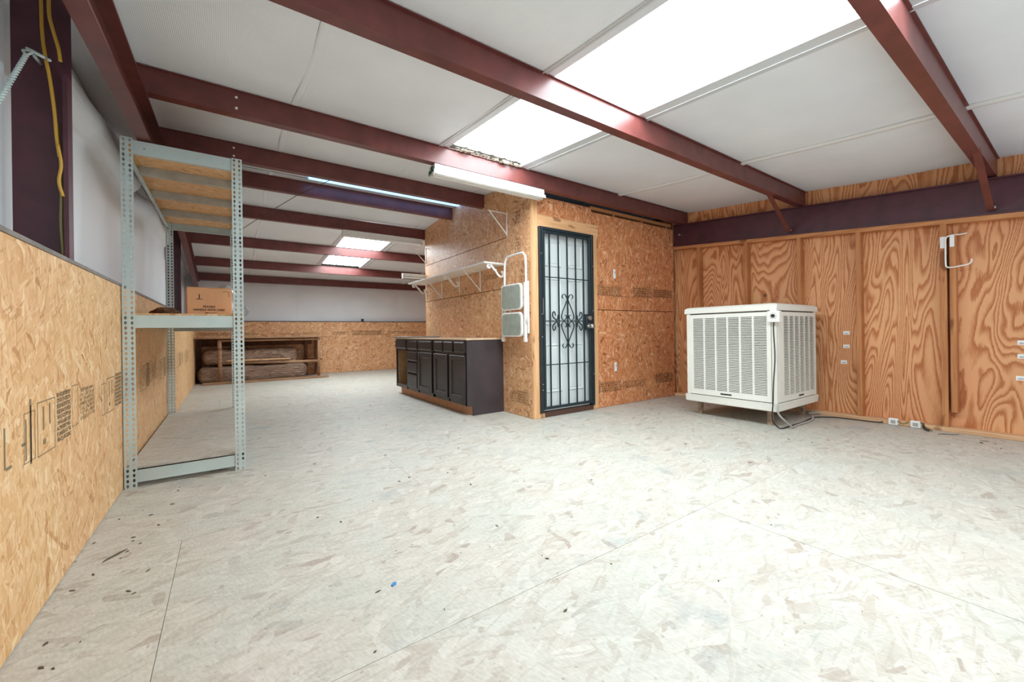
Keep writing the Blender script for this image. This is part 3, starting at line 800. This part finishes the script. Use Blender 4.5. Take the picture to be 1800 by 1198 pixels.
for k in range(10):
    a = pi*.2+k*pi*1.6/9; y_, z_ = cy0-.002-.027*sin(a), 1.030-.027*cos(a)
    tk.box(cx0-.0606, cx0-.0599, y_-.002, y_+.002, z_-.002, z_+.002)
tk.build('dial_marks', 'black', th)
cd = MB().tube(cr([(cx0-.04, cy0, .982), (cx0-.042, cy0+.004, .90), (cx0-.044, cy0-.006, .66), (cx0-.050, cy0+.006, .42), (cx0-.055, cy0+.01, .25), (cx0-.05, cy0+.02, .10), (4.07, 1.66, .03), (4.12, 1.635, .007), (4.30, 1.63, .007), (4.55, 1.625, .007), (4.80, 1.64, .007), (4.93, 1.62, .007), (5.04, 1.50, .007), (5.055, 1.35, .008), (5.075, 1.20, .008), (5.09, 1.16, .015)], 6), .0055, 8).build('power_cord', 'black')
tag(cd, 'thin black cord running from control box down to floor and wall', 'cord')
gc = MB().tube(cr([(cx0-.030, cy0-.020, .235), (cx0-.034, cy0-.024, .15), (4.10, 1.60, .08), (4.20, 1.585, .02), (4.32, 1.60, .010), (4.50, 1.60, .010), (4.70, 1.602, .012), (4.78, 1.622, .030), (4.88, 1.672, .028), (4.95, 1.715, .022), (5.02, 1.715, .022), (5.075, 1.66, .028)], 6), .008, 8).build('grey_conduit', 'grey_cable')
tag(gc, 'light grey flexible conduit curling on floor beside cooler corner', 'cable')
MB().cyl((5.045, 1.715, .024), .014, .06, 'y', 12).build('connector', 'galvanised', gc)

# ---- loose boxes and cord end by the right wall
def jbox(y, label):
    e = empty('junction_box', (X1-.03, y, .04), label=label, cat='electrical box', group='loose junction boxes on the floor plate')
    bx('box_body', 'paper', X1-.034, X1-.002, y-.034, y+.034, .002, .062, e, .004)
    bx('box_insert', 'grey_cable', X1-.0375, X1-.0345, y-.017, y+.017, .016, .048, e, .001)
jbox(1.085, 'white electrical box on bottom plate nearer the cooler')
jbox(.935, 'white electrical box on bottom plate with bare wires beside it')
o = MB().tube(cr([(5.06, 1.05, .045), (5.04, 1.01, .03), (5.05, .972, .05)], 6), .006, 8).build('wire_tail', 'olive'); tag(o, 'olive wire bridging the two white boxes at plywood wall', 'wire')
o = MB().tube(cr([(5.06, .897, .06), (5.02, .87, .035), (5.03, .83, .012), (5.00, .82, .008)], 6), .005, 8).build('wire_tail', 'olive'); tag(o, 'olive wire tail with black plug beside white box', 'wire')
MB().tube(cr([(5.06, .885, .05), (4.99, .86, .02), (4.985, .83, .010)], 6), .009, 8).build('plug', 'black', o)

# ---- outlets, labels, holder
def outlet(z, label):
    e = empty('outlet', (3.90, Y0, z), label=label, cat='outlet')
    bx('cover_plate', 'paper', 3.876, 3.918, Y0-.001, Y0+.005, z-.055, z+.055, e, .002)
    bx('switch_toggle', 'grey_cable', 3.891, 3.903, Y0-.009, Y0-.0012, z+.006, z+.028, e, .001)
outlet(1.612, 'upper white wall plate on dark osb right of door')
outlet(.472, 'lower white wall plate on dark osb near floor')
for k, (y, z, lab) in enumerate(((1.459, .860, 'topmost white paper tag on plywood beside the cooler'), (1.460, .722, 'middle white paper tag on plywood beside the cooler'), (1.482, .560, 'lowest white paper tag on plywood beside the cooler'),
                                 (.332, .775, 'topmost white paper tag at right edge of photo on plywood'), (.333, .665, 'middle white paper tag at right edge of photo on plywood'), (.342, .490, 'lowest white paper tag at right edge of photo on plywood'))):
    o = bx('paper_tag', 'paper', XP-.0016, XP-.0004, y-.026, y+.026, z-.018, z+.018); tag(o, lab, 'tag')
    rng = random.Random(k); stamp('tag_print', lambda a, b: (XP-.0019, a, b), glyphs(y-.018, y+.018, z-.011, z+.002, 2, rng, .6), M['ink'], o)
hd = empty('wire_holder', (X1, .73, 1.55), label='bent white wire holder screwed to plywood wall stud', cat='holder')
hx = X1-.012
MB().tube(cr([(hx+.085, .62, 1.706), (hx+.06, .655, 1.70), (hx, .705, 1.692), (hx-.004, .733, 1.672), (hx-.004, .735, 1.60), (hx-.004, .735, 1.46), (hx-.004, .728, 1.425), (hx, .70, 1.418), (hx, .65, 1.424), (hx, .605, 1.432), (hx, .588, 1.450), (hx, .586, 1.475)], 6), .006, 8).build('wire_loop', 'white_metal', hd)
bx('mounting_plate', 'paper', X1-.003, X1+.0005, .738, .770, 1.592, 1.692, hd, .001)
bx('mounting_plate', 'paper', X1+.001, X1+.0055, .685, .712, 1.596, 1.690, hd, .001)

# ---- fluorescent fixtures
def fixture(label, x0, x1, y, zt, slots=True):
    e = empty('fluorescent_fixture', ((x0+x1)/2, y, zt), label=label, cat='lamp')
    mb = MB(); pr = [(-.020, 0), (.110, 0), (.110, -.030), (.100, -.058), (-.010, -.058), (-.020, -.050)]
    mb.loft([[(x, y+dy, zt+dz) for dy, dz in pr] for x in (x0+.01, x1-.01)]); mb.build('channel', 'white_metal', e, .002)
    # reflector wings
    wn_ = MB(); prw = [(-.024, -.052), (-.034, -.088), (-.031, -.089), (-.018, -.058)]
    wn_.loft([[(x, y+dy, zt+dz) for dy, dz in prw] for x in (x0, x1)])
    prb = [(.104, -.058), (.185, -.040), (.186, -.044), (.106, -.062)]
    wn_.loft([[(x, y+dy, zt+dz) for dy, dz in prb] for x in (x0, x1)]); wn_.build('reflector', 'white_metal', e)
    for dy in (.022, .068):
        MB().cyl((x0+.03, y+dy, zt-.074), .0135, x1-x0-.06, 'x', 12).build('tube', 'white', e)
        for xe in (x0+.006, x1-.024): bx('tube_socket', 'white', xe, xe+.018, y+dy-.012, y+dy+.012, zt-.092, zt-.0582, e)
    if slots:
        sb = MB(); n = 30
        for k in range(n):
            x = x0+.08+(x1-x0-.16)*k/(n-1)
            sb.loft([[(x-.007, y+.128, zt-.0585), (x+.007, y+.128, zt-.0585), (x+.013, y+.165, zt-.0502), (x-.001, y+.165, zt-.0502)],
                     [(x-.007, y+.128, zt-.0560), (x+.007, y+.128, zt-.0560), (x+.013, y+.165, zt-.0478), (x-.001, y+.165, zt-.0478)]])
        sb.build('reflector_slot', 'sill_dark', e)
    return e
f1 = fixture('white fluorescent fixture under purlin in front of near skylight end', 1.445, 2.665, 3.215, 2.358)
cl_ = MB().ball((1.448, 3.235, 2.318), (.014, .024, .026), 8, 6).ball((1.440, 3.262, 2.292), (.012, .020, .016), 8, 6).build('cable_clamp', 'green', f1)
MB().tube(cr([(1.438, 3.262, 2.285), (1.432, 3.268, 2.268), (1.428, 3.262, 2.262)], 4), .004, 6).build('cable_stub', 'green', f1)
f2 = fixture('white fluorescent fixture with slotted reflector under purlin at closet back corner', 1.370, 2.590, 6.205, 2.4265)
f3 = empty('fluorescent_fixture', (2.8, 6.25, 1.85), label='small white fixture poking out beyond far end of wall shelf', cat='lamp')
bx('channel', 'white_metal', 2.26, 3.40, 6.160, 6.235, 1.815, 1.858, f3, .003); bx('end_cap', 'white', 2.248, 2.259, 6.160, 6.235, 1.775, 1.858, f3, .003)
for dy in (.018, .055): MB().cyl((2.262, 6.162+dy, 1.797), .0125, 1.1, 'x', 10).build('tube', 'white', f3)

# ---- slotted angle shelving unit
su = empty('shelving_unit', (-.22, 4.45, 0), label='tall grey slotted-angle shelving unit with three decks against left wall', cat='shelving')
def post(x, y, sx, sy, h):
    """slotted angle: front flange along x (two staggered columns of holes), side flange along y"""
    fw_ = .058; p = .0305; n = int(h/p)
    mb = MB()
    def flange(P, cols):
        for ci, (u0, u1) in enumerate(cols):
            k0 = len(mb.v)
            uc = (u0+u1)/2; w_ = (u1-u0)
            for i in range(n):
                z0 = i*h/n; z1 = (i+1)*h/n; zc = (z0+z1)/2; hw, hh = w_*.22, p*.34
                outer = [(u0, z0), (uc, z0), (u1, z0), (u1, zc), (u1, z1), (uc, z1), (u0, z1), (u0, zc)]
                hole = [(uc-hw*.45, zc-hh), (uc, zc-hh*1.15), (uc+hw*.45, zc-hh), (uc+hw*1.1, zc), (uc+hw*.6, zc+hh*.8), (uc, zc+hh), (uc-hw*.6, zc+hh*.8), (uc-hw*1.1, zc)]
                off = (p/2 if ci else 0)*0
                mb.add([P(u, z) for u, z in outer]+[P(u, z) for u, z in hole], [(j, (j+1) % 8, 8+(j+1) % 8, 8+j) for j in range(8)])
    flange(lambda u, z: (x+sx*u, y, z), [(0, fw_/2), (fw_/2, fw_)])
    flange(lambda u, z: (x, y+sy*u, z), [(0, .03)])
    o = mb.build('post', 'galv', su)
    md = o.modifiers.new('thick', 'SOLIDIFY'); md.thickness = .0022; md.offset = 0
    return o
SX0, SX1, SY0, SY1 = XL+.007, .090, 3.345, 5.560
post(SX0, SY0, 1, 1, 2.128); post(SX1, SY0, -1, 1, 2.122); post(SX0, SY1, 1, -1, 2.128); post(SX1, SY1, -1, -1, 2.122)
def beam_x(y, z0, z1, front):
    s_ = 1 if front else -1
    pr = [(0, z0), (.004*s_, z0), (.004*s_, z0+.003), (.030*s_, z0+.003), (.030*s_, z0), (.034*s_, z0)]
    mb = MB(); mb.box(SX0+.055, SX1-.055, min(y, y+.003*s_), max(y, y+.003*s_), z0, z1); mb.box(SX0+.055, SX1-.055, min(y+.003*s_, y+.03*s_), max(y+.003*s_, y+.03*s_), z0, z0+.003)
    o = mb.build('end_beam', 'galv', su)
    return o
levels = ((.030, .105), (.972, 1.050), (2.038, 2.118))
for z0, z1 in levels:
    beam_x(SY0+.004, z0, z1, True); beam_x(SY1-.004, z0, z1, False)
    for x, s_ in ((SX0+.004, 1), (SX1-.004, -1)):
        mb = MB(); mb.box(min(x, x+.003*s_), max(x, x+.003*s_), SY0+.058, SY1-.058, z0+.02, z1); mb.box(min(x+.003*s_, x+.024*s_), max(x+.003*s_, x+.024*s_), SY0+.058, SY1-.058, z0+.02, z0+.023)
        mb.build('side_beam', 'galv', su)
dz_ = .014
bx('deck', 'osb_deck', SX0+.010, SX1-.010, SY0+.036, SY1-.036, 2.104, 2.104+dz_, su)
bx('deck', 'osb_deck', SX0+.010, SX1-.010, SY0+.036, SY1-.036, 1.0515, 1.0515+.012, su)
bx('deck', 'floor', SX0+.010, SX1-.010, SY0+.036, SY1-.036, .1055, .1055+.012, su)
for y in (3.80, 4.36, 4.96):
    for zz in (2.102, 1.050):
        mb = MB(); mb.box(SX0+.03, SX1-.03, y-.02, y-.017, zz-.055, zz); mb.box(SX0+.03, SX1-.03, y-.017, y+.02, zz-.055, zz-.052)
        mb.build('deck_support', 'galv_dk', su)
for x in (SX0+.11, -.15, SX1-.10):
    MB().cyl((x, SY0+.0005, 2.075), .005, .004, 'y', 8).build('rivet', 'galvanised', su)

# things on the middle deck
ZD = 1.0640
cbx = empty('cardboard_box', (-.112, 3.66, ZD), 0.09, 'brown cardboard box printed FRAGILE HANDLE WITH CARE on the middle shelf', 'box')
lx, ly, lz = .252, .26, .186
def local(name, mb, mat, par, **k):
    o = mb.build(name, mat, None, **k); o.parent = par; return o
mb = MB(); mb.box(-lx/2, lx/2, -ly/2, ly/2, .001, lz); local('carton', mb, 'cardboard', cbx, bevel=.003)
fl_ = MB(); fl_.hexa([(-lx/2, -ly/2, lz), (lx/2, -ly/2, lz), (lx/2, -.001, lz), (-lx/2, -.001, lz), (-lx/2, -ly/2, lz+.003), (lx/2, -ly/2, lz+.003), (lx/2, -.001, lz+.003), (-lx/2, -.001, lz+.003)])
local('flap', fl_, 'cardboard', cbx)
fl_ = MB(); fl_.hexa([(-lx/2, .001, lz), (lx/2, .001, lz), (lx/2, ly/2, lz), (-lx/2, ly/2, lz), (-lx/2, .001, lz+.003), (lx/2, .001, lz+.003), (lx/2, ly/2, lz+.003), (-lx/2, ly/2, lz+.003)])
local('flap', fl_, 'cardboard', cbx)
def text(s_, size, x, z, par, mat='ink', y=-ly/2-.0006, bold=0.):
    cu = bpy.data.curves.new('lettering', 'FONT'); cu.body = s_; cu.size = size; cu.align_x = 'CENTER'; cu.offset = bold; cu.extrude = 0.0; cu.resolution_u = 3
    t = bpy.data.objects.new('lettering', cu); C.objects.link(t)
    bpy.context.view_layer.update()
    me = bpy.data.meshes.new_from_object(t.evaluated_get(bpy.context.evaluated_depsgraph_get()))
    bpy.data.objects.remove(t, do_unlink=True)
    o = bpy.data.objects.new('lettering', me); C.objects.link(o); me.materials.clear(); me.materials.append(M[mat])
    o.parent = par; o.location = (x, y, z); o.rotation_euler = (pi/2, 0, 0)
    return o
text('FRAGILE', .0185, -.005, .0505, cbx, bold=.0007); text('HANDLE WITH CARE', .0185, -.005, .0285, cbx, bold=.0007)
yy = -ly/2-.0006
mk = MB()
def q2(mb, a, b, c, d): mb.add([(a, yy, c), (b, yy, c), (b, yy, d), (a, yy, d)], [(0, 1, 2, 3)])
q2(mk, -.062, -.056, .108, .142)
for k, (a, b) in enumerate(((-.076, -.066), (-.066, -.060), (-.058, -.050), (-.048, -.040))): q2(mk, a, b, .104, .107); q2(mk, a, a+.002, .104, .113); q2(mk, b-.0015, b, .104, .111)
local('printed_symbol', mk, 'ink', cbx, kind='stuff'); mk = MB()
q2(mk, .072, .110, .163, .1655); q2(mk, .1075, .110, .128, .1635); local('corner_mark', mk, 'ink', cbx); mk = MB()
q2(mk, -.028, -.010, .010, .016); q2(mk, -.010, .040, .012, .0145); local('fine_print', mk, 'ink', cbx)
rng = random.Random(3)
def lump(name, c, r, mat, seed, amp=.25, n=18, m_=10, freq=2.5):
    rng = random.Random(seed); ph = [rng.random()*6 for _ in range(6)]; mb = MB(); secs = []
    for i in range(m_+1):
        a = -pi/2+pi*i/m_; row = []
        for k in range(n):
            b = 2*pi*k/n
            d = 1+amp*(sin(freq*b+ph[0]+2*a)*.5+sin(2*freq*b+ph[1]-3*a)*.3+sin(5*a+ph[2])*.3)
            q = max(abs(cos(a))**.6, .03)
            row.append((c[0]+r[0]*q*cos(b)*d, c[1]+r[1]*q*sin(b)*d, max(c[2]+r[2]*sin(a)*(1+.4*amp*sin(3*b+ph[3])), ZD if mat in ('rag', 'foil') else .001)))
        secs.append(row)
    return mb.loft(secs, smooth=True).build(name, mat)
o = lump('rag_bundle', (-.405, 4.15, ZD+.030), (.085, .11, .045), 'rag', 2, .35, 26, 12, 3); tag(o, 'crumpled dark brown rag bundle on middle shelf left of carton', 'rag')
mb = MB()
for k in range(5): mb.tube(cr([(-.36+.02*k, 4.05, ZD+.006), (-.32+.012*k, 4.0-.03*k, ZD+.012), (-.28+.02*k, 3.98+.02*k, ZD+.006)], 4), .003, 6)
mb.build('loose_strand', 'paper', o)
o = lump('silver_bag', (-.012, 3.98, ZD+.125), (.075, .10, .125), 'foil', 5, .22, 26, 14, 3); tag(o, 'crinkled silver plastic bag standing behind the cardboard box', 'bag')
# coil hung on the rear post
co = MB()
for k in range(5):
    r = .034+.006*k
    co.tube([(.140+r*cos(2*pi*i/28), SY1-.062+.006*((k*7) % 5), 1.190+r*sin(2*pi*i/28)) for i in range(29)], .0035, 6)
o = co.build('wire_coil', 'galvanised'); tag(o, 'round coil of silver wire hung at rear post of shelving unit', 'wire coil')
MB().tube([(.09, SY1-.05, 1.25), (.140, SY1-.05, 1.225)], .004, 6).build('hanger', 'galvanised', o)
ro = MB().tube([(.853, 4.372, 2.458), (.60, 4.66, 2.345), (.35, 5.05, 2.215), (.115, SY1-.03, 2.10)], .0032, 6).build('hang_wire', 'wire')
tag(ro, 'thin dark wire slung from roof purlin down to shelving unit post', 'wire')
MB().tube([(.853, 4.372, 2.458), (.852, 4.368, 2.474)], .006, 6).build('end_hook', 'black', ro)
MB().tube(cr([(.30, 5.13, 2.19), (.301, 5.128, 2.20), (.302, 5.128, 2.23)], 3), .003, 6).build('tie_hook', 'black', ro)

# ---- left post fittings: eye bolt with twisted strap, hanging cables
eb = empty('tie_rod', (XV+.1, 2.2, 1.9), label='galvanised eye hook with twisted strap on dark left steel post', cat='tie rod')
ex = XL-.055
ring = [(ex-.010+.028*cos(a), 2.345+.035*sin(a), 2.020+.014*sin(a)-.012*cos(a)) for a in [2*pi*i/24 for i in range(22)]]
MB().tube(ring, .0055, 8).tube([(ex-.03, 2.378, 2.025), (ex-.03, 2.448, 2.03)], .0055, 8).build('eye_hook', 'galv', eb)
st = []; a0, a1 = Vector((ex-.03, 2.300, 1.985)), Vector((ex-.02, 1.80, 1.405))
N = 320; d = (a1-a0).normalized(); n1 = d.cross(Vector((1, 0, 0))).normalized(); n2 = d.cross(n1); mb = MB()
for q in (0, pi):
    mb.tube([a0.lerp(a1, i/N)+(n1*cos(q+i/N*38*pi)+n2*sin(q+i/N*38*pi))*.0038 for i in range(N+1)], .0045, 6)
mb.build('twisted_strap', 'galv', eb)
MB().tube(cr([a0+Vector((.0, .0, .0)), a0+Vector((.012, .012, .02)), a0+Vector((0, .03, .032)), a0+Vector((-.012, .012, .02)), a0], 5), .004, 8).build('strap_loop', 'galv', eb)
yw = 2.425
def cable(name, pts, r, mat, label): return tag(MB().tube(cr(pts, 6), r, 8).build(name, mat), label, 'cable')
cable('yellow_cable', [(-.606, yw, 2.36), (-.604, yw, 2.264), (-.602, yw, 2.151), (-.590, yw-.02, 2.053), (-.577, yw-.02, 1.955), (-.566, yw-.02, 1.833), (-.561, yw-.02, 1.731), (-.555, yw-.015, 1.652)], .006, 'yellow', 'longest yellow cable hanging in front of dark left post')
cable('olive_cable', [(-.563, yw, 1.80), (-.560, yw, 1.73), (-.553, yw-.01, 1.617), (-.550, yw-.02, 1.491), (-.552, yw-.02, 1.375), (-.546, yw-.02, 1.247)], .005, 'olive', 'olive cable hanging low in dark left post to the sill')
cable('yellow_cable', [(-.570, yw-.05, 2.34), (-.570, yw-.05, 2.21), (-.560, yw-.05, 2.146), (-.546, yw-.05, 2.079), (-.542, yw-.045, 2.03)], .006, 'yellow', 'short yellow cable at top of left post under the rafter')
cable('yellow_cable', [(-.556, yw-.03, 1.70), (-.547, yw-.03, 1.619), (-.553, yw-.035, 1.548), (-.543, yw-.03, 1.490)], .0055, 'yellow', 'yellow cable loop crossing olive cable midway down left post')

# ---- far bench, frame and wrapped bundles
wbn = empty('work_bench', (.62, 9.95, 0), label='long low wooden bench frame with plank top against far wall', cat='bench')
bx('bench_top', 'pine_grey', XL+.006, 1.765, 9.50, YF-.006, .862, .884, wbn, .002)
bx('apron', 'dark_wood', XL+.02, 1.60, YF-.03, YF-.008, .70, .861, wbn)
def pole(p, q, r=.030): return MB().tube([p, q], r, 10).build('pole', 'pine_grey', wbn)
pole((-.125, 9.56, .040), (-.135, 9.56, .815), .034); pole((1.590, 9.56, .040), (1.600, 9.56, .820), .028)
pole((-.16, 9.56, .822), (1.62, 9.56, .826), .022)
pole((-.125, 9.56, .395), (1.590, 9.56, .355), .028)
bx('cross_slat', 'pine_light', -.02, 1.05, 9.50, 9.53, .430, .448, wbn)
bx('leg', 'dark_wood', 1.44, 1.50, YF-.10, YF-.04, .001, .861, wbn); bx('leg', 'dark_wood', 1.66, 1.72, YF-.10, YF-.04, .001, .861, wbn); bx('leg', 'dark_wood', XL+.02, XL+.08, YF-.10, YF-.04, .001, .861, wbn)
bx('rear_shelf', 'dark_wood', 1.40, 1.74, 9.95, YF-.11, .36, .378, wbn)
bx('base_plank', 'pine_grey', -.40, 1.77, 9.44, 9.60, .001, .039, wbn, .003)
def bundle(label, x0, x1, y, z0, z1, seed):
    rng = random.Random(seed); ph = [rng.random()*6 for _ in range(8)]; n, k = 44, 22; secs = []
    for i in range(n+1):
        t = i/n; x = x0+(x1-x0)*t; e = min(1, (min(t, 1-t)/.04))**.4 if 0 < t < 1 else .3
        row = []
        for j in range(k):
            a = 2*pi*j/k; cy, cz = cos(a), sin(a); q = (abs(cy)**6+abs(cz)**6)**(-1/6)
            d = e*q*(1+.05*sin(9*t+ph[0]+2*a)+.035*sin(31*t+3*a+ph[1])+.03*sin(17*t-4*a+ph[2])+.02*sin(60*t+7*a))
            row.append((x, y+.29*cy*d*.95, max(z0+.003, (z0+z1)/2+(z1-z0)/2*cz*d*.97)))
        secs.append(row)
    o = MB().loft(secs, smooth=True).build('wrapped_bundle', 'wrap'); tag(o, label, 'bundle')
bundle('lower brown plastic wrapped bundle on floor under the far bench', XL+.03, 1.42, 10.0, 0, .315, 4)
bundle('upper brown plastic wrapped bundle stacked under the far bench top', XL+.10, 1.24, 10.03, .345, .655, 9)
mb = MB()
for k, (a, b) in enumerate((((.30, 9.46, .70), (.42, 9.40, .74)), ((.34, 9.47, .69), (.52, 9.42, .67)), ((-.50, 9.52, .55), (-.44, 9.46, .60)))): mb.tube([a, b], .004, 5)

# ---- crumbs on floor and purlin
def scrap(name, x, y, l, wd, rot, mat, label, h=.004):
    c_, s_ = cos(rot), sin(rot); P = [(-l, -wd*.5), (l*.2, -wd), (l, -wd*.2), (l*.5, wd), (-l*.6, wd*.7)]
    mb = MB(); mb.loft([[(x+u*c_-v*s_, y+u*s_+v*c_, .0006) for u, v in P], [(x+.9*(u*c_-v*s_), y+.9*(u*s_+v*c_), h) for u, v in P]])
    return tag(mb.build(name, mat), label, 'scrap')
scrap('paint_scrap', .486, 1.472, .014, .008, .6, 'blue', 'small bright blue scrap on whitewashed floor')
scrap('wood_splinter', 4.98, .716, .08, .006, 2.3, 'chip', 'thin dark splinter on floor near right wall boards')
scrap('wood_splinter', -.40, 2.36, .055, .006, .9, 'chip', 'longest dark splinter on floor at left wall')
mb = MB(); rng = random.Random(11)
for x, y in [(4.82, .516), (4.90, .51), (4.70, .407), (4.85, .447), (4.89, 1.60), (2.995, 1.885), (-.50, 2.56)] + [(rng.uniform(-.48, -.25), rng.uniform(1.2, 3.2)) for _ in range(26)] + [(rng.uniform(0, 4.9), rng.uniform(.6, 3.2)) for _ in range(40)]:
    a = rng.random()*6; l = rng.uniform(.004, .014); wd = l*rng.uniform(.25, .6)
    if x > 4.6: l *= 2; wd *= 2
    P = [(l*cos(a), l*sin(a)), (-wd*sin(a), wd*cos(a)), (-l*cos(a), -l*sin(a)), (wd*sin(a), -wd*cos(a))]
    mb.loft([[(x+u, y+v, .0004) for u, v in P], [(x+.7*u, y+.7*v, .003) for u, v in P]])
o = mb.build('floor_crumbs', 'chip'); tag(o, 'dark crumbs and grit scattered over whitewashed floor', 'debris', kind='stuff')
mb = MB(); rng = random.Random(5)
for k in range(110):
    x = rng.uniform(1.62, 2.33); y = 3.135+rng.uniform(-.004, .05); z = roof(3.16)-.012
    l = rng.uniform(.015, .05); a = rng.uniform(-1, 1); b = rng.uniform(-.5, .7)
    mb.tube([(x, y, z+rng.uniform(0, .02)), (x+l*cos(a), y-.01*rng.random(), z+abs(l*sin(b))*.6+.006)], .0022, 4)
for k in range(7):
    x = rng.uniform(1.65, 2.3); mb.ball((x, 3.15, roof(3.16)-.004), (rng.uniform(.015, .035), .015, rng.uniform(.008, .02)), 8, 5)
o = mb.build('purlin_debris', 'dust'); tag(o, 'dry nest debris lying along purlin at skylight end', 'debris', kind='stuff')

# ---- printing on the board faces
rng = random.Random(21)
def on_x(x): return lambda a, b: (x, a, b)
def on_y(y): return lambda a, b: (a, y, b)
R = []
# left wall: mill stamp with framed blocks, lettering turned on its side
def left_block(y):
    r = []
    r += frame_rects(y, y+.17, .515, .70, .004)
    r += [(y+.05, y+.062, .60, .68), (y+.11, y+.122, .61, .685), (y+.05, y+.075, .548, .566)]
    r += glyphs(y+.19, y+.36, .525, .715, 9, rng, .62)
    r += frame_rects(y+.37, y+.45, .55, .72, .003)
    r += glyphs(y+.48, y+.72, .56, .70, 7, rng, .38, .9)
    r += [(y-.06, y-.052, .515, .70)] + frame_rects(y-.11, y-.02, .52, .68, .003)
    return r
stamp('print_mark', on_x(XL+.0006), [q for q in left_block(2.03) if q[1] < 3.85] + [q for q in left_block(2.98) if q[1] < 3.85] + [(1.78, 1.79, .54, .66), (1.79, 1.83, .535, .545), (1.90, 1.93, .58, .59), (1.93, 1.94, .53, .66), (1.965, 1.98, .51, .72)], M['stamp_grey'], lp[1])
stamp('print_mark', on_x(XL+.0006), [q for y in (4.05, 5.1) for q in left_block(y)], M['stamp_grey'], lp[2])
stamp('print_mark', on_x(XL+.0006), [q for y in (6.7, 7.7) for q in left_block(y)], M['stamp_grey'], lp[3])
# far wall rows
stamp('print_mark', on_y(YF-.0006), glyphs(-.5, .55, .925, .99, 2, rng, .5, .9) + glyphs(.75, 1.78, .92, .985, 2, rng, .45, .75), M['stamp'], fp[0])
stamp('print_mark', on_y(YF-.0006), glyphs(2.05, 2.45, .915, .99, 2, rng, .5) + glyphs(2.55, 3.25, .90, 1.0, 3, rng, .6) + frame_rects(2.52, 3.28, .895, 1.005, .006) + glyphs(3.4, 4.2, .915, .99, 2, rng, .5), M['stamp'], fp[1])
# closet front
stamp('print_mark', on_y(Y0+.0054), glyphs(3.60, 4.02, 1.345, 1.455, 4, rng, .66) + frame_rects(3.59, 4.03, 1.338, 1.462, .004) + glyphs(4.26, 4.62, 1.350, 1.470, 4, rng, .7) + frame_rects(4.25, 4.63, 1.343, 1.477, .004) + glyphs(4.66, 5.08, 1.355, 1.465, 4, rng, .74) + [(3.86, 4.24, 1.336, 1.340)], M['stamp'], fr[2])
stamp('print_mark', on_y(Y0+.0054), glyphs(3.60, 3.99, .185, .295, 4, rng, .66) + frame_rects(3.59, 4.0, .178, .302, .004) + glyphs(4.03, 4.48, .195, .285, 4, rng, .45) + glyphs(4.70, 5.08, .21, .325, 4, rng, .7) + frame_rects(4.69, 5.09, .204, .331, .004), M['stamp'], fr[1])
# closet side, narrow panel
stamp('print_mark', on_x(X0-.0006), glyphs(3.47, 3.66, .14, .28, 5, rng, .55) + frame_rects(3.455, 3.53, .13, .29, .004) + glyphs(3.68, 3.80, .14, .27, 5, rng, .35), M['stamp'], sp[0])
stamp('print_mark', on_x(X0-.0006), glyphs(3.56, 3.66, 2.10, 2.25, 4, rng, .55) + glyphs(3.56, 3.66, 1.78, 1.95, 5, rng, .4) + glyphs(3.54, 3.60, 1.30, 1.60, 9, rng, .45), M['stamp'], sp[0])
stamp('print_mark', on_x(X0-.0006), glyphs(3.95, 4.35, 1.56, 1.62, 2, rng, .35), M['stamp'], sp[2])

# ---- repeats share a group phrase
GROUPS = {'paper_tag': 'paper tags on the plywood wall', 'outlet': 'wall plates on the closet front', 'shelf_bracket': 'empty brackets high on the closet wall',
          'fluorescent_fixture': 'fluorescent fixtures under the roof', 'yellow_cable': 'cables hanging at the left post', 'olive_cable': 'cables hanging at the left post',
          'wrapped_bundle': 'wrapped bundles under the far bench', 'base_cabinet': 'black base cabinets along the closet wall', 'wood_splinter': 'splinters on the floor', 'wire_tail': 'wire tails at the floor boxes'}
for o in bpy.data.objects:
    k = o.name.split('.')[0]
    if o.parent is None and k in GROUPS: o['group'] = GROUPS[k]
